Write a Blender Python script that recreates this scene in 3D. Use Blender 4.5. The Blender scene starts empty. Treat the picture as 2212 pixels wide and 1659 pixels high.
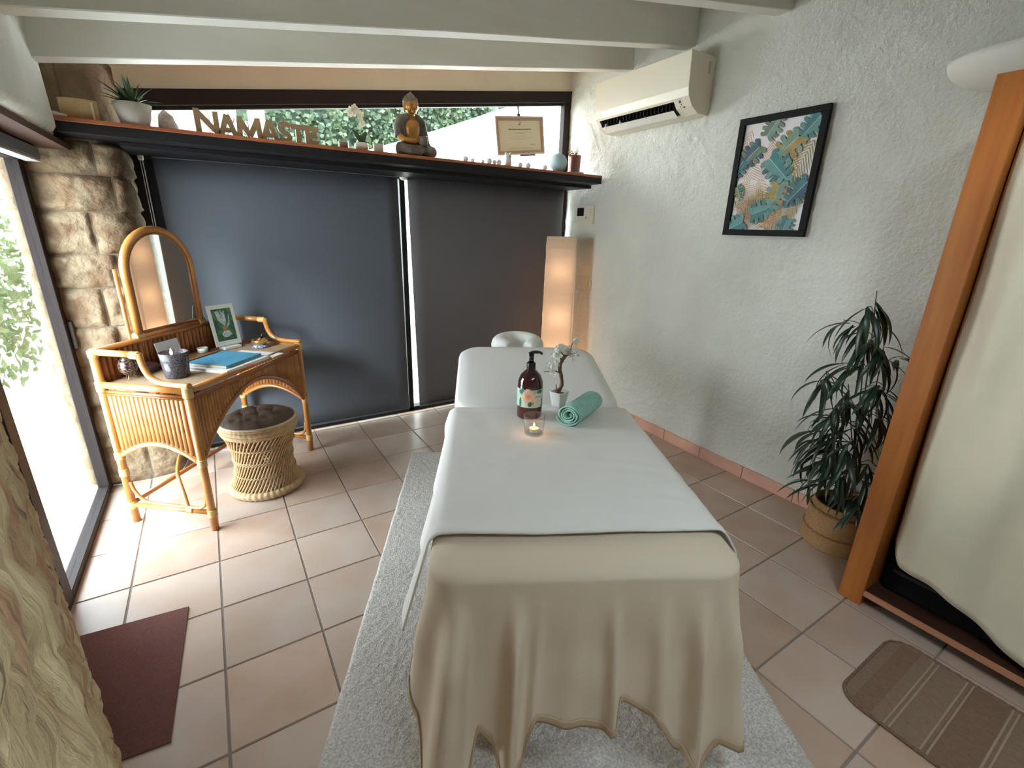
import bpy, bmesh, math, random
from mathutils import Vector, Matrix, Euler, noise
C = bpy.context.scene.collection
S = bpy.context.scene
PI = math.pi
rnd = random.Random(7)

# ------------------------------------------------------------------ camera
FPX, CXP, CYP, EYE = 1004.78, 1106.0, 829.5, 1.525
RM = Matrix(((0.8465946, -0.5315785, 0.0264925), (0.1466617, 0.2808440, 0.9484814), (0.5116325, 0.7990938, -0.3157233)))
cam = bpy.data.cameras.new('camera')
cam.sensor_width = 36.0
cam.lens = 36.0 * FPX / 2212.0
cam.clip_start = 0.02
cam_ob = bpy.data.objects.new('camera', cam)
C.objects.link(cam_ob)
r0, r1, r2 = RM[0], RM[1], RM[2]
cam_ob.matrix_world = Matrix(((r0[0], r1[0], -r2[0], 0), (r0[1], r1[1], -r2[1], 0), (r0[2], r1[2], -r2[2], EYE), (0, 0, 0, 1)))
S.camera = cam_ob

# ------------------------------------------------------------------ light and exposure
W = bpy.data.worlds.new('world'); S.world = W; W.use_nodes = True
wn = W.node_tree.nodes; wl = W.node_tree.links; wn.clear()
wo = wn.new('ShaderNodeOutputWorld'); wb = wn.new('ShaderNodeBackground')
wt = wn.new('ShaderNodeTexCoord'); ws = wn.new('ShaderNodeSeparateXYZ'); wr = wn.new('ShaderNodeValToRGB')
wl.new(wt.outputs['Generated'], ws.inputs[0]); wl.new(ws.outputs['Z'], wr.inputs[0])
wr.color_ramp.elements[0].position = 0.0; wr.color_ramp.elements[0].color = (0.93, 0.96, 1.0, 1)
wr.color_ramp.elements[1].position = 0.7; wr.color_ramp.elements[1].color = (0.80, 0.90, 1.0, 1)
wl.new(wr.outputs[0], wb.inputs[0]); wb.inputs[1].default_value = 7.4
wl.new(wb.outputs[0], wo.inputs[0])
sun = bpy.data.lights.new('sun', 'SUN'); sun.energy = 1.6; sun.angle = 0.24; sun.color = (0.92, 0.96, 1.0)   # wide soft sun lamp, standing in for a sunlit white facade
sun_ob = bpy.data.objects.new('sun', sun); C.objects.link(sun_ob)
sun_ob.rotation_euler = Vector((-0.52, -0.42, 0.29)).to_track_quat('Z', 'Y').to_euler()   # shines in through the glass door
S.view_settings.view_transform = 'Standard'; S.view_settings.look = 'None'
S.view_settings.exposure = 1.66; S.view_settings.gamma = 1.0; S.view_settings.use_curve_mapping = False
for (nm, loc, rot, sx, sy) in (('door_portal', (-0.745, 2.78, 0.92), (0, PI / 2, 0), 1.86, 1.04), ('clerestory_portal', (1.3, 3.715, 2.2), (-PI / 2, 0, 0), 3.1, 0.75), ('added_rooflight_portal', (0.8, -0.34, 2.62), (0, 0, 0), 1.0, 0.5)):  # portals guide sampling; the rooflight is an added, unseen opening
    pl_ = bpy.data.lights.new(nm, 'AREA'); pl_.shape = 'RECTANGLE'; pl_.size = sx; pl_.size_y = sy; pl_.cycles.is_portal = True
    po = bpy.data.objects.new(nm, pl_); C.objects.link(po); po.location = loc; po.rotation_euler = (0, -PI / 2, 0) if nm == 'door_portal' else rot
S.cycles.use_denoising = True
S.cycles.max_bounces = 12; S.cycles.diffuse_bounces = 6; S.cycles.glossy_bounces = 5; S.cycles.transmission_bounces = 8
S.cycles.transparent_max_bounces = 12; S.cycles.caustics_reflective = False; S.cycles.caustics_refractive = False
S.cycles.sample_clamp_indirect = 6.0

# ------------------------------------------------------------------ helpers
def ray(px, py):
    return RM.transposed() @ Vector(((px - CXP) / FPX, -(py - CYP) / FPX, 1.0))
def at(px, py, x=None, y=None, z=None):
    d = ray(px, py)
    t = x / d.x if x is not None else y / d.y if y is not None else (z - EYE) / d.z
    return Vector((0, 0, EYE)) + d * t

def mat(name, col, rough=0.5, metal=0.0, var=0.0, vscale=6.0, col2=None, bump=0.0, bscale=60.0, stretch=(1, 1, 1),
        trans=0.0, spec=0.5, coat=0.0, objvar=0.0, detail=4.0, emit=None, estr=0.0, alpha=1.0, dist=0.0):
    m = bpy.data.materials.new(name); m.use_nodes = True
    n = m.node_tree.nodes; l = m.node_tree.links
    b = n['Principled BSDF']; out = n['Material Output']
    b.inputs['Base Color'].default_value = (*col, 1); b.inputs['Roughness'].default_value = rough
    b.inputs['Metallic'].default_value = metal; b.inputs['Specular IOR Level'].default_value = spec
    b.inputs['Coat Weight'].default_value = coat; b.inputs['Alpha'].default_value = alpha
    csock = None
    tc = n.new('ShaderNodeTexCoord'); mp = n.new('ShaderNodeMapping'); mp.inputs['Scale'].default_value = stretch
    l.new(tc.outputs['Object'], mp.inputs[0])
    if var > 0 or col2 is not None:
        nz = n.new('ShaderNodeTexNoise'); nz.inputs['Scale'].default_value = vscale; nz.inputs['Detail'].default_value = detail
        nz.inputs['Distortion'].default_value = dist
        l.new(mp.outputs[0], nz.inputs[0])
        rp = n.new('ShaderNodeValToRGB'); rp.color_ramp.elements[0].position = 0.35; rp.color_ramp.elements[1].position = 0.65
        c2 = col2 if col2 is not None else tuple(c * (1 - var) for c in col)
        rp.color_ramp.elements[0].color = (*col, 1); rp.color_ramp.elements[1].color = (*c2, 1)
        l.new(nz.outputs[0], rp.inputs[0]); csock = rp.outputs[0]
    if objvar > 0:
        oi = n.new('ShaderNodeObjectInfo'); mr = n.new('ShaderNodeMapRange')
        mr.inputs['To Min'].default_value = 1 - objvar; mr.inputs['To Max'].default_value = 1 + objvar * 0.5
        l.new(oi.outputs['Random'], mr.inputs['Value'])
        hs = n.new('ShaderNodeHueSaturation'); l.new(mr.outputs[0], hs.inputs['Value'])
        if csock: l.new(csock, hs.inputs['Color'])
        else: hs.inputs['Color'].default_value = (*col, 1)
        csock = hs.outputs[0]
    if csock: l.new(csock, b.inputs['Base Color'])
    if bump > 0:
        nb = n.new('ShaderNodeTexNoise'); nb.inputs['Scale'].default_value = bscale; nb.inputs['Detail'].default_value = 5
        l.new(mp.outputs[0], nb.inputs[0])
        bp = n.new('ShaderNodeBump'); bp.inputs['Strength'].default_value = bump; bp.inputs['Distance'].default_value = 0.01
        l.new(nb.outputs[0], bp.inputs['Height']); l.new(bp.outputs[0], b.inputs['Normal'])
    if trans > 0:
        tr = n.new('ShaderNodeBsdfTranslucent'); mx = n.new('ShaderNodeMixShader'); mx.inputs[0].default_value = trans
        tr.inputs[0].default_value = (*col, 1)
        l.new(b.outputs[0], mx.inputs[1]); l.new(tr.outputs[0], mx.inputs[2]); l.new(mx.outputs[0], out.inputs[0])
    if emit:
        b.inputs['Emission Color'].default_value = (*emit, 1); b.inputs['Emission Strength'].default_value = estr
    return m

def sheet_glass(name, tint=(0.93, 0.97, 0.95), rough=0.0):
    m = bpy.data.materials.new(name); m.use_nodes = True
    n = m.node_tree.nodes; l = m.node_tree.links; n.clear()
    out = n.new('ShaderNodeOutputMaterial'); mx = n.new('ShaderNodeMixShader'); tr = n.new('ShaderNodeBsdfTransparent')
    gl = n.new('ShaderNodeBsdfGlossy'); lw = n.new('ShaderNodeLayerWeight'); pw = n.new('ShaderNodeMath'); pw.operation = 'POWER'; pw.inputs[1].default_value = 4.0; fr = n.new('ShaderNodeMath'); fr.operation = 'MULTIPLY_ADD'; fr.inputs[1].default_value = 0.7; fr.inputs[2].default_value = 0.035; l.new(lw.outputs['Facing'], pw.inputs[0]); l.new(pw.outputs[0], fr.inputs[0])
    tr.inputs[0].default_value = (*tint, 1); gl.inputs['Roughness'].default_value = rough
    l.new(fr.outputs[0], mx.inputs[0]); l.new(tr.outputs[0], mx.inputs[1]); l.new(gl.outputs[0], mx.inputs[2]); l.new(mx.outputs[0], out.inputs[0])
    return m

def clear_glass(name, col=(1, 1, 1), rough=0.0, ior=1.45):
    m = mat(name, col, rough); b = m.node_tree.nodes['Principled BSDF']
    b.inputs['Transmission Weight'].default_value = 1.0; b.inputs['IOR'].default_value = ior
    return m

def basis(d):
    d = Vector(d).normalized()
    a = Vector((0, 0, 1)) if abs(d.z) < 0.9 else Vector((1, 0, 0))
    x = a.cross(d).normalized(); return x, d.cross(x).normalized()

class G:
    def __init__(s): s.bm = bmesh.new(); s.mi = 0
    def face(s, vs):
        try: f = s.bm.faces.new(vs); f.material_index = s.mi; return f
        except ValueError: return None
    def box(s, lo, hi, M=None, bev=0.0, seg=1):
        V = [Vector((x, y, z)) for z in (lo[2], hi[2]) for y in (lo[1], hi[1]) for x in (lo[0], hi[0])]
        if M is not None: V = [M @ v for v in V]
        v = [s.bm.verts.new(p) for p in V]
        F = [s.face([v[i] for i in q]) for q in ((0, 2, 3, 1), (4, 5, 7, 6), (0, 1, 5, 4), (2, 6, 7, 3), (0, 4, 6, 2), (1, 3, 7, 5))]
        if bev > 0:
            E = list({e for f in F for e in f.edges})
            r = bmesh.ops.bevel(s.bm, geom=E, offset=bev, segments=seg, profile=0.5, affect='EDGES')
            for f in r['faces']: f.material_index = s.mi
        return s
    def tube(s, pts, r, n=10, closed=False, cap=True, flat=1.0):
        pts = [Vector(p) for p in pts]; N = len(pts)
        R = r if isinstance(r, (list, tuple)) else [r] * N
        rings = []; px = None
        for i, p in enumerate(pts):
            if closed: d = pts[(i + 1) % N] - pts[i - 1]
            else: d = pts[min(i + 1, N - 1)] - pts[max(i - 1, 0)]
            if d.length < 1e-9: d = Vector((0, 0, 1))
            d.normalize()
            if px is None: x, y = basis(d)
            else:
                x = px - d * px.dot(d)
                x = x.normalized() if x.length > 1e-6 else basis(d)[0]
                y = d.cross(x).normalized()
            px = x
            rings.append([s.bm.verts.new(p + (x * math.cos(2 * PI * k / n) + y * math.sin(2 * PI * k / n) * flat) * R[i]) for k in range(n)])
        for i in range(N if closed else N - 1):
            a, b = rings[i], rings[(i + 1) % N]
            for k in range(n): s.face([a[k], a[(k + 1) % n], b[(k + 1) % n], b[k]])
        if cap and not closed:
            s.face(list(reversed(rings[0]))); s.face(rings[-1])
        return s
    def lathe(s, prof, c=(0, 0, 0), n=24, M=None, cap=False, sq=None):
        c = Vector(c); rings = []
        for (r, z) in prof:
            ring = []
            for k in range(n):
                a = 2 * PI * k / n; q = 1.0
                if sq: q = 1.0 / max(abs(math.cos(a)), abs(math.sin(a))) ** sq
                p = Vector((r * q * math.cos(a), r * q * math.sin(a), z))
                if M is not None: p = M @ p
                ring.append(s.bm.verts.new(c + p))
            rings.append(ring)
        for a, b in zip(rings, rings[1:]):
            for k in range(n): s.face([a[k], a[(k + 1) % n], b[(k + 1) % n], b[k]])
        if cap: s.face(list(reversed(rings[0]))); s.face(rings[-1])
        return s
    def ell(s, c, r, M=None, nu=14, nv=9):
        r = (r, r, r) if isinstance(r, (int, float)) else r
        prof = [(math.sin(PI * i / nv), -math.cos(PI * i / nv)) for i in range(nv + 1)]
        prof[0] = (0.02, -1); prof[-1] = (0.02, 1)
        S3 = Matrix.Diagonal(Vector(r)).to_3x3()
        MM = (M.to_3x3() @ S3) if M is not None else S3
        return s.lathe(prof, c, nu, MM, cap=True)
    def poly(s, pts, n=None, th=0.0):
        pts = [Vector(p) for p in pts]
        a = [s.bm.verts.new(p) for p in pts]; s.face(a)
        if th > 0 and n is not None:
            o = Vector(n).normalized() * th
            b = [s.bm.verts.new(p - o) for p in pts]; s.face(list(reversed(b)))
            for i in range(len(a)): s.face([a[i - 1], b[i - 1], b[i], a[i]])
        return s
    def grid(s, fn, nu, nv, cu=False, cv=False):
        v = [[s.bm.verts.new(fn(i / nu, j / nv)) for j in range(nv + (0 if cv else 1))] for i in range(nu + (0 if cu else 1))]
        A, B = len(v), len(v[0])
        for i in range(nu):
            for j in range(nv):
                s.face([v[i][j], v[(i + 1) % A][j], v[(i + 1) % A][(j + 1) % B], v[i][(j + 1) % B]])
        return s
    def build(s, name, m, parent=None, smooth=False, world=False, sub=0, bevel=0.0, solid=0.0, remesh=0.0, org=None, recalc=True, autos=False):
        if recalc: bmesh.ops.recalc_face_normals(s.bm, faces=s.bm.faces)
        o0 = Vector((0, 0, 0))
        if parent is not None and world:
            s.bm.transform(wm(parent).inverted())
        elif parent is None:
            if org is None:
                vs = [v.co for v in s.bm.verts]
                o0 = Vector(((min(v.x for v in vs) + max(v.x for v in vs)) / 2, (min(v.y for v in vs) + max(v.y for v in vs)) / 2, min(v.z for v in vs)))
            else: o0 = Vector(org)
            s.bm.transform(Matrix.Translation(-o0))
        me = bpy.data.meshes.new(name); s.bm.to_mesh(me); s.bm.free()
        for mm in (m if isinstance(m, (list, tuple)) else [m]): me.materials.append(mm)
        if smooth: me.polygons.foreach_set('use_smooth', [True] * len(me.polygons))
        if autos:
            me.polygons.foreach_set('use_smooth', [True] * len(me.polygons)); me.set_sharp_from_angle(angle=math.radians(40))
        o = bpy.data.objects.new(name, me); C.objects.link(o)
        if parent is not None: o.parent = parent
        else: o.location = o0
        if remesh: q = o.modifiers.new('remesh', 'REMESH'); q.mode = 'VOXEL'; q.voxel_size = remesh; q.use_smooth_shade = True
        if remesh: q = o.modifiers.new('smooth', 'SMOOTH'); q.iterations = 4
        if solid: q = o.modifiers.new('solid', 'SOLIDIFY'); q.thickness = solid; q.offset = 0
        if bevel: q = o.modifiers.new('bevel', 'BEVEL'); q.width = bevel; q.segments = 2; q.limit_method = 'ANGLE'
        if sub: q = o.modifiers.new('sub', 'SUBSURF'); q.levels = sub; q.render_levels = sub
        return o

def wm(o):
    M = Matrix.Translation(o.location) @ o.rotation_euler.to_matrix().to_4x4()
    return (wm(o.parent) @ M) if o.parent else M
def tag(o, label=None, cat=None, group=None, kind=None):
    if label: o['label'] = label
    if cat: o['category'] = cat
    if group: o['group'] = group
    if kind: o['kind'] = kind
    return o
def thing(name, label, cat, loc=(0, 0, 0), rz=0.0, group=None, rot=None):
    o = bpy.data.objects.new(name, None); C.objects.link(o); o.empty_display_size = 0.05
    o.location = loc; o.rotation_euler = rot if rot is not None else (0, 0, rz)
    return tag(o, label, cat, group)
def inst(src, parent=None, loc=None, rot=None, scale=None):
    c = src.copy(); C.objects.link(c); c.parent = parent
    if loc is not None: c.location = loc
    if rot is not None: c.rotation_euler = rot
    if scale is not None: c.scale = scale
    return c
def text(s, size, M, m, name, parent, depth=0.0004, align='CENTER', world=True, offset=0.0, space=1.0):
    cu = bpy.data.curves.new(name, 'FONT'); cu.body = s; cu.size = size; cu.extrude = depth; cu.align_x = align
    cu.offset = offset; cu.space_character = space
    t = bpy.data.objects.new('tmp', cu); C.objects.link(t)
    dg = bpy.context.evaluated_depsgraph_get(); me = bpy.data.meshes.new_from_object(t.evaluated_get(dg))
    bpy.data.objects.remove(t); bpy.data.curves.remove(cu)
    g = G(); g.bm.from_mesh(me); g.bm.transform(M); bpy.data.meshes.remove(me)
    return g.build(name, m, parent, world=world)
def frame(o, x, y, z):
    x, y, z = Vector(x).normalized(), Vector(y).normalized(), Vector(z).normalized(); o = Vector(o)
    return Matrix(((x.x, y.x, z.x, o.x), (x.y, y.y, z.y, o.y), (x.z, y.z, z.z, o.z), (0, 0, 0, 1)))
def interp(x, pts):
    if x <= pts[0][0]: return pts[0][1]
    for (a, b), (c, d) in zip(pts, pts[1:]):
        if x <= c:
            t = (x - a) / (c - a); t = t * t * (3 - 2 * t); return b + (d - b) * t
    return pts[-1][1]
def catmull(P, k=6):
    P = [Vector(p) for p in P]; out = []
    for i in range(len(P) - 1):
        a, b, c, d = P[max(i - 1, 0)], P[i], P[i + 1], P[min(i + 2, len(P) - 1)]
        for j in range(k):
            t = j / k
            out.append(0.5 * ((2 * b) + (c - a) * t + (2 * a - 5 * b + 4 * c - d) * t * t + (3 * b - a - 3 * c + d) * t ** 3))
    out.append(P[-1]); return out

#  ------------------ sizing helpers
EYEV = Vector((0, 0, EYE))
def dist(P): return (Vector(P) - EYEV).dot(RM[2])
def rad(P, px): return px * dist(P) / FPX
def proj(P):
    c = RM @ (Vector(P) - EYEV); return CXP + FPX * c.x / c.z, CYP - FPX * c.y / c.z
def hpx(P, py):
    lo, hi = 0.0, 1.2
    for _ in range(40):
        m_ = (lo + hi) / 2
        if proj(Vector(P) + Vector((0, 0, m_)))[1] > py: lo = m_
        else: hi = m_
    return lo

# ------------------------------------------------------------------ materials
M_plaster = mat('rough_white_plaster', (0.62, 0.62, 0.565), 0.85, var=0.10, vscale=2.2, bump=1.0, bscale=46)
M_paint = mat('white_painted_wood', (0.74, 0.73, 0.675), 0.6, var=0.05, vscale=3, bump=0.08, bscale=9, stretch=(0.4, 4, 4))
M_fascia = mat('cream_paint', (0.68, 0.61, 0.50), 0.7, var=0.05, bump=0.05)
M_tile = mat('pink_stone_tile', (0.48, 0.355, 0.285), 0.33, vscale=5, col2=(0.43, 0.295, 0.22), bump=0.06, bscale=25, objvar=0.10)
M_tile2 = mat('greyish_stone_tile', (0.49, 0.395, 0.335), 0.33, vscale=4, col2=(0.45, 0.335, 0.265), bump=0.06, bscale=25, objvar=0.10)
M_skirt = mat('terracotta_tile', (0.66, 0.37, 0.27), 0.4, var=0.12, vscale=7, objvar=0.08)
M_grout = mat('dark_grout', (0.24, 0.19, 0.165), 0.9, bump=0.2)
M_steel = mat('dark_painted_steel', (0.012, 0.011, 0.013), 0.5, spec=0.3, bump=0.03)
M_frame = mat('dark_brown_frame', (0.016, 0.010, 0.010), 0.6, spec=0.25)
M_blind = mat('slate_blue_fabric', (0.098, 0.112, 0.135), 0.75, bump=0.12, bscale=500, trans=0.06)
M_blind2 = mat('grey_taupe_fabric', (0.135, 0.128, 0.135), 0.75, bump=0.12, bscale=500, trans=0.10)
M_white = mat('white_plastic', (0.72, 0.70, 0.64), 0.35)
M_glass = sheet_glass('window_glass')
M_glassg = sheet_glass('green_tinted_glass', (0.93, 0.96, 0.95))
M_wood = mat('orange_varnished_wood', (0.33, 0.095, 0.018), 0.33, col2=(0.40, 0.14, 0.026), vscale=3, stretch=(8, 8, 0.7), coat=0.2, bump=0.02)
M_shelfw = mat('reddish_shelf_wood', (0.30, 0.085, 0.035), 0.4, col2=(0.40, 0.13, 0.05), vscale=4, stretch=(0.8, 9, 9))
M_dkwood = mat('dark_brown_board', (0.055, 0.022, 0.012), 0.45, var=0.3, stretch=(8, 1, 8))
M_black = mat('black_plastic', (0.008, 0.008, 0.009), 0.25)
M_blackcl = mat('black_nylon', (0.004, 0.004, 0.005), 0.8, spec=0.15)

def stone_mat(name, a, b, c, veins=0.5, streak=0.0):
    m = bpy.data.materials.new(name); m.use_nodes = True; n = m.node_tree.nodes; l = m.node_tree.links; bs = n['Principled BSDF']
    bs.inputs['Roughness'].default_value = 0.85
    tc = n.new('ShaderNodeTexCoord'); mp = n.new('ShaderNodeMapping'); l.new(tc.outputs['Object'], mp.inputs[0])
    oi = n.new('ShaderNodeObjectInfo'); l.new(oi.outputs['Location'], mp.inputs['Location'])
    if streak: mp.inputs['Rotation'].default_value = (0.0, 0.6, 0.0); mp.inputs['Scale'].default_value = (2.2, 2.2, 0.8)
    n1 = n.new('ShaderNodeTexNoise'); n1.inputs['Scale'].default_value = 5; n1.inputs['Detail'].default_value = 6; l.new(mp.outputs[0], n1.inputs[0])
    rp = n.new('ShaderNodeValToRGB'); e = rp.color_ramp.elements; e[0].position = 0.38; e[0].color = (*a, 1); e[1].position = 0.62; e[1].color = (*c, 1)
    k = e.new(0.5); k.color = (*b, 1); l.new(n1.outputs[0], rp.inputs[0])
    n2 = n.new('ShaderNodeTexNoise'); n2.inputs['Scale'].default_value = 13; n2.inputs['Detail'].default_value = 5; n2.inputs['Distortion'].default_value = 0.3
    l.new(mp.outputs[0], n2.inputs[0])
    r2_ = n.new('ShaderNodeValToRGB'); r2_.color_ramp.elements[0].position = 0.585; r2_.color_ramp.elements[0].color = (0, 0, 0, 1); r2_.color_ramp.elements[1].position = 0.66
    l.new(n2.outputs[0], r2_.inputs[0])
    mul = n.new('ShaderNodeMath'); mul.operation = 'MULTIPLY'; mul.inputs[1].default_value = veins; l.new(r2_.outputs[0], mul.inputs[0])
    mx = n.new('ShaderNodeMixRGB'); mx.inputs['Color2'].default_value = (0.10, 0.06, 0.03, 1)
    l.new(mul.outputs[0], mx.inputs['Fac']); l.new(rp.outputs[0], mx.inputs['Color1']); l.new(mx.outputs[0], bs.inputs['Base Color'])
    n3 = n.new('ShaderNodeTexNoise'); n3.inputs['Scale'].default_value = 22; n3.inputs['Detail'].default_value = 8; l.new(mp.outputs[0], n3.inputs[0])
    bp = n.new('ShaderNodeBump'); bp.inputs['Strength'].default_value = 1.0; bp.inputs['Distance'].default_value = 0.02; l.new(n3.outputs[0], bp.inputs['Height']); l.new(bp.outputs[0], bs.inputs['Normal'])
    return m
M_stone = stone_mat('rough_limestone', (0.165, 0.108, 0.058), (0.21, 0.16, 0.10), (0.12, 0.07, 0.035), 0.5)
M_stone2 = stone_mat('cut_limestone', (0.62, 0.49, 0.29), (0.50, 0.38, 0.22), (0.40, 0.20, 0.11), 0.85, 1.0)
M_mortar = mat('pale_mortar', (0.15, 0.115, 0.08), 0.95, var=0.2, bump=0.6, bscale=40)

# ================================================================== THE SETTING
# ---- floor
floor = tag(G().box((-0.76, -1.6, -0.06), (3.02, 3.76, -0.004)).build('floor', M_grout), kind='structure')
def tile_mesh(m):
    g = G(); h = 0.1635; b = 0.003
    g.box((-h, -h, -0.006), (h, h, 0.0))
    for v in g.bm.verts:
        if v.co.z > -0.001: v.co.x *= (h - b) / h; v.co.y *= (h - b) / h
    g.bm.verts.ensure_lookup_table()
    return g.build('tile', m, floor)
flo = floor.location
protos = [tile_mesh(M_tile), tile_mesh(M_tile2)]
first = [True, True]
rt = random.Random(3)
for i in range(-2, 10):
    for j in range(-9, 8):
        cx, cy = -0.166 + 0.3315 * (i + 0.5), 1.262 + 0.331 * (j + 0.5)
        x0, x1 = cx - .1657, cx + .1657; y0, y1 = cy - .1655, cy + .1655
        if x0 > 2.86 or x1 < -0.72 or y0 > 3.70 or y1 < -1.5: continue
        if cy < -0.45 and cx < 2.0: pass
        k = rt.choice((0, 1)); p = protos[k]
        if first[k]: o = p; first[k] = False
        else: o = inst(p, floor)
        o.location = (cx - flo.x, cy - flo.y, 0.0 - flo.z + rt.uniform(-0.0006, 0.0))
        o.rotation_euler = (0, 0, rt.choice((0, PI / 2, PI, -PI / 2)))

# ---- right wall, hand-trowelled plaster
def wallx(y): return 2.79 + (0.0 if y < 1.7 else 0.085 * ((y - 1.7) / 2.0) ** 1.1)
def plaster_fn(u, v):
    y = -1.6 + 5.36 * u; z = 3.0 * v
    q = Vector((y * 7, z * 7, 0.3)); w = noise.noise_vector(q * 0.35)
    q2 = Vector((y * 9 + w.x * 4, z * 13 + w.y * 4, 1.7))
    r_ = 1 - abs(noise.noise(q2)) * 2.0
    b = max(0.0, r_ - 0.5) * 0.022 * max(0, noise.noise(q * 0.23 + Vector((5, 1, 2))) + 0.45)
    b += noise.fractal(q * 1.8, 0.8, 2.1, 4) * 0.0045 + noise.noise(Vector((y * 1.3, z * 1.3, 9))) * 0.008
    return Vector((wallx(y) - b, y, z))
wr_ = G().grid(plaster_fn, 380, 200).build('wall_right', M_plaster, smooth=True, org=(2.79, 1, 0), recalc=False)
tag(wr_, kind='structure')
tag(G().box((2.93, -1.62, 0), (3.02, 3.78, 3.0)).build('wall_right_backing', M_plaster), kind='structure')

bb = tag(G().box((2.786, -1.55, 0.0), (2.795, 1.7, 0.076)).build('baseboard_right', M_grout, org=(2.79, 0, 0)), kind='structure')
yy = -1.5
while yy < 3.6:
    x0 = wallx(yy) - 0.004; x1 = wallx(yy + .33) - 0.004
    g = G(); g.poly([(x0 - .013, yy, 0.0), (x1 - .013, yy + .328, 0.0), (x1 + .01, yy + .328, 0.0), (x0 + .01, yy, 0.0)], (0, 0, -1), 0.079)
    for v in g.bm.verts: v.co.z = abs(v.co.z)
    g.build('tile', M_skirt, bb, world=True, bevel=0.002); yy += 0.332

# ---- ceiling: sloping boards and painted rafters
def beamz(x): return 2.655 + 0.158 * (x - 2.8)
ce = G(); X0, X1 = -0.9, 3.0
for (xa_, xb_, ya_, yb__) in ((X0, X1, -1.7, -.58), (X0, X1, -.10, 3.8), (X0, .3, -.58, -.10), (1.3, X1, -.58, -.10)):   # opening for an unseen rooflight, added to light the table from above
    ce.poly([(xa_, ya_, beamz(xa_) + .235), (xb_, ya_, beamz(xb_) + .235), (xb_, yb__, beamz(xb_) + .235), (xa_, yb__, beamz(xa_) + .235)], (0, 0, -1), 0.08)
ceil = tag(ce.build('ceiling', M_paint), kind='structure')
def beam(y1, w=0.09):
    g = G(); n = 24
    def f(u, v):
        x = -0.75 + 3.68 * u; a = [(0, .25), (0, .004), (.004, 0), (w - .004, 0), (w, .004), (w, .25)][min(5, int(round(v * 5)))]
        wob = noise.noise(Vector((x * 1.3, y1 * 7, a[0] * 9))) * 0.004
        return Vector((x, y1 - w + a[0] + wob, beamz(x) + a[1] + wob))
    g.grid(f, n, 5)
    g.build('rafter', M_paint, ceil, world=True, recalc=True)
for y1 in (3.00, 2.43, 1.81, 1.2, 0.6, 0.0, -0.6): beam(y1)

w3 = thing('added_rooflight', None, None, (.8, -.34, beamz(.8) + .24)); w3['kind'] = 'structure'  # added rooflight out of view, lets sky light onto the table
for (xa_, xb_, ya_, yb__) in ((.27, .31, -.6, -.08), (1.29, 1.33, -.6, -.08), (.31, 1.29, -.6, -.57), (.31, 1.29, -.11, -.08)):
    g = G(); g.poly([(xa_, ya_, beamz(xa_) + .29), (xb_, ya_, beamz(xb_) + .29), (xb_, yb__, beamz(xb_) + .29), (xa_, yb__, beamz(xa_) + .29)], (0, 0, 1), 0.05); g.build('frame_rail', M_paint, w3, world=True)
g = G(); g.poly([(.3, -.58, beamz(.3) + .27), (1.3, -.58, beamz(1.3) + .27), (1.3, -.1, beamz(1.3) + .27), (.3, -.1, beamz(.3) + .27)]); g.build('pane', M_glass, w3, world=True)
# ---- back wall: fascia, steel window frame, glazing
YB = 3.69
g = G()
def topz(x): return 2.245 + 0.1475 * x
g.poly([(-0.75, YB - .02, topz(-0.75)), (2.95, YB - .02, topz(2.95)), (2.95, YB - .02, 3.0), (-0.75, YB - .02, 2.6)], (0, -1, 0), 0.12)
g.box((-0.75, YB - .05, topz(1) - 1), (-0.75001, YB - .05, topz(1) - 1.0001))
wb_ = tag(g.build('wall_back', M_fascia, org=(1.1, YB, 0)), kind='structure')
w1 = thing('window_1', None, None, (1.28, YB, 1.9)); w1['kind'] = 'structure'
SL = 0.1475
g = G(); g.poly([(-0.32, YB - .045, topz(-.32)), (2.90, YB - .045, topz(2.9)), (2.90, YB - .045, topz(2.9) - .085), (-0.32, YB - .045, topz(-.32) - .085)], (0, -1, 0), 0.07)
g.build('frame_rail', M_frame, w1, world=True, bevel=0.004)
g = G(); g.poly([(-0.2, YB - .02, topz(-.2) - .0855), (2.85, YB - .02, topz(2.85) - .0855), (2.85, YB - .02, topz(2.85) - .105), (-0.2, YB - .02, topz(-.2) - .105)], (0, -1, 0), 0.03)
g.build('glazing_bead', M_steel, w1, world=True)
for (a, b) in ((-0.32, -0.19), (2.80, 2.87)):
    g = G(); g.poly([(a, YB - .04, 1.9), (b, YB - .04, 1.9), (b, YB - .04, topz(b) - .084), (a, YB - .04, topz(a) - .084)], (0, -1, 0), 0.06); g.build('frame_stile', M_frame, w1, world=True, bevel=0.004)
G().box((-0.32, YB - .045, 1.86), (2.87, YB + .03, 1.925)).build('frame_rail', M_frame, w1, world=True)
g = G(); g.poly([(-0.2, YB + .005, 1.92), (2.81, YB + .005, 1.92), (2.81, YB + .005, topz(2.81) - .08), (-0.2, YB + .005, topz(-.2) - .08)]); g.build('pane', M_glass, w1, world=True)
w2 = thing('window_2', None, None, (1.28, YB, 0)); w2['kind'] = 'structure'
G().box((1.283, YB - .05, 0.0), (1.325, YB + .03, 1.87), bev=0.003).build('mullion', M_steel, w2, world=True)
G().box((-0.325, YB - .04, 0.0), (-0.24, YB + .03, 1.87), bev=0.003).build('frame_stile', M_frame, w2, world=True)
G().box((-0.24, YB - .0, 0.0), (-0.17, YB + .03, 1.87), bev=0.003).build('frame_stile', M_steel, w2, world=True)
G().box((2.835, YB - .05, 0.0), (2.875, YB + .03, 1.87), bev=0.003).build('frame_stile', M_frame, w2, world=True)
G().box((-0.325, YB - .05, 0.0), (2.875, YB + .03, 0.035), bev=0.003).build('sill_rail', M_steel, w2, world=True)
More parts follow.
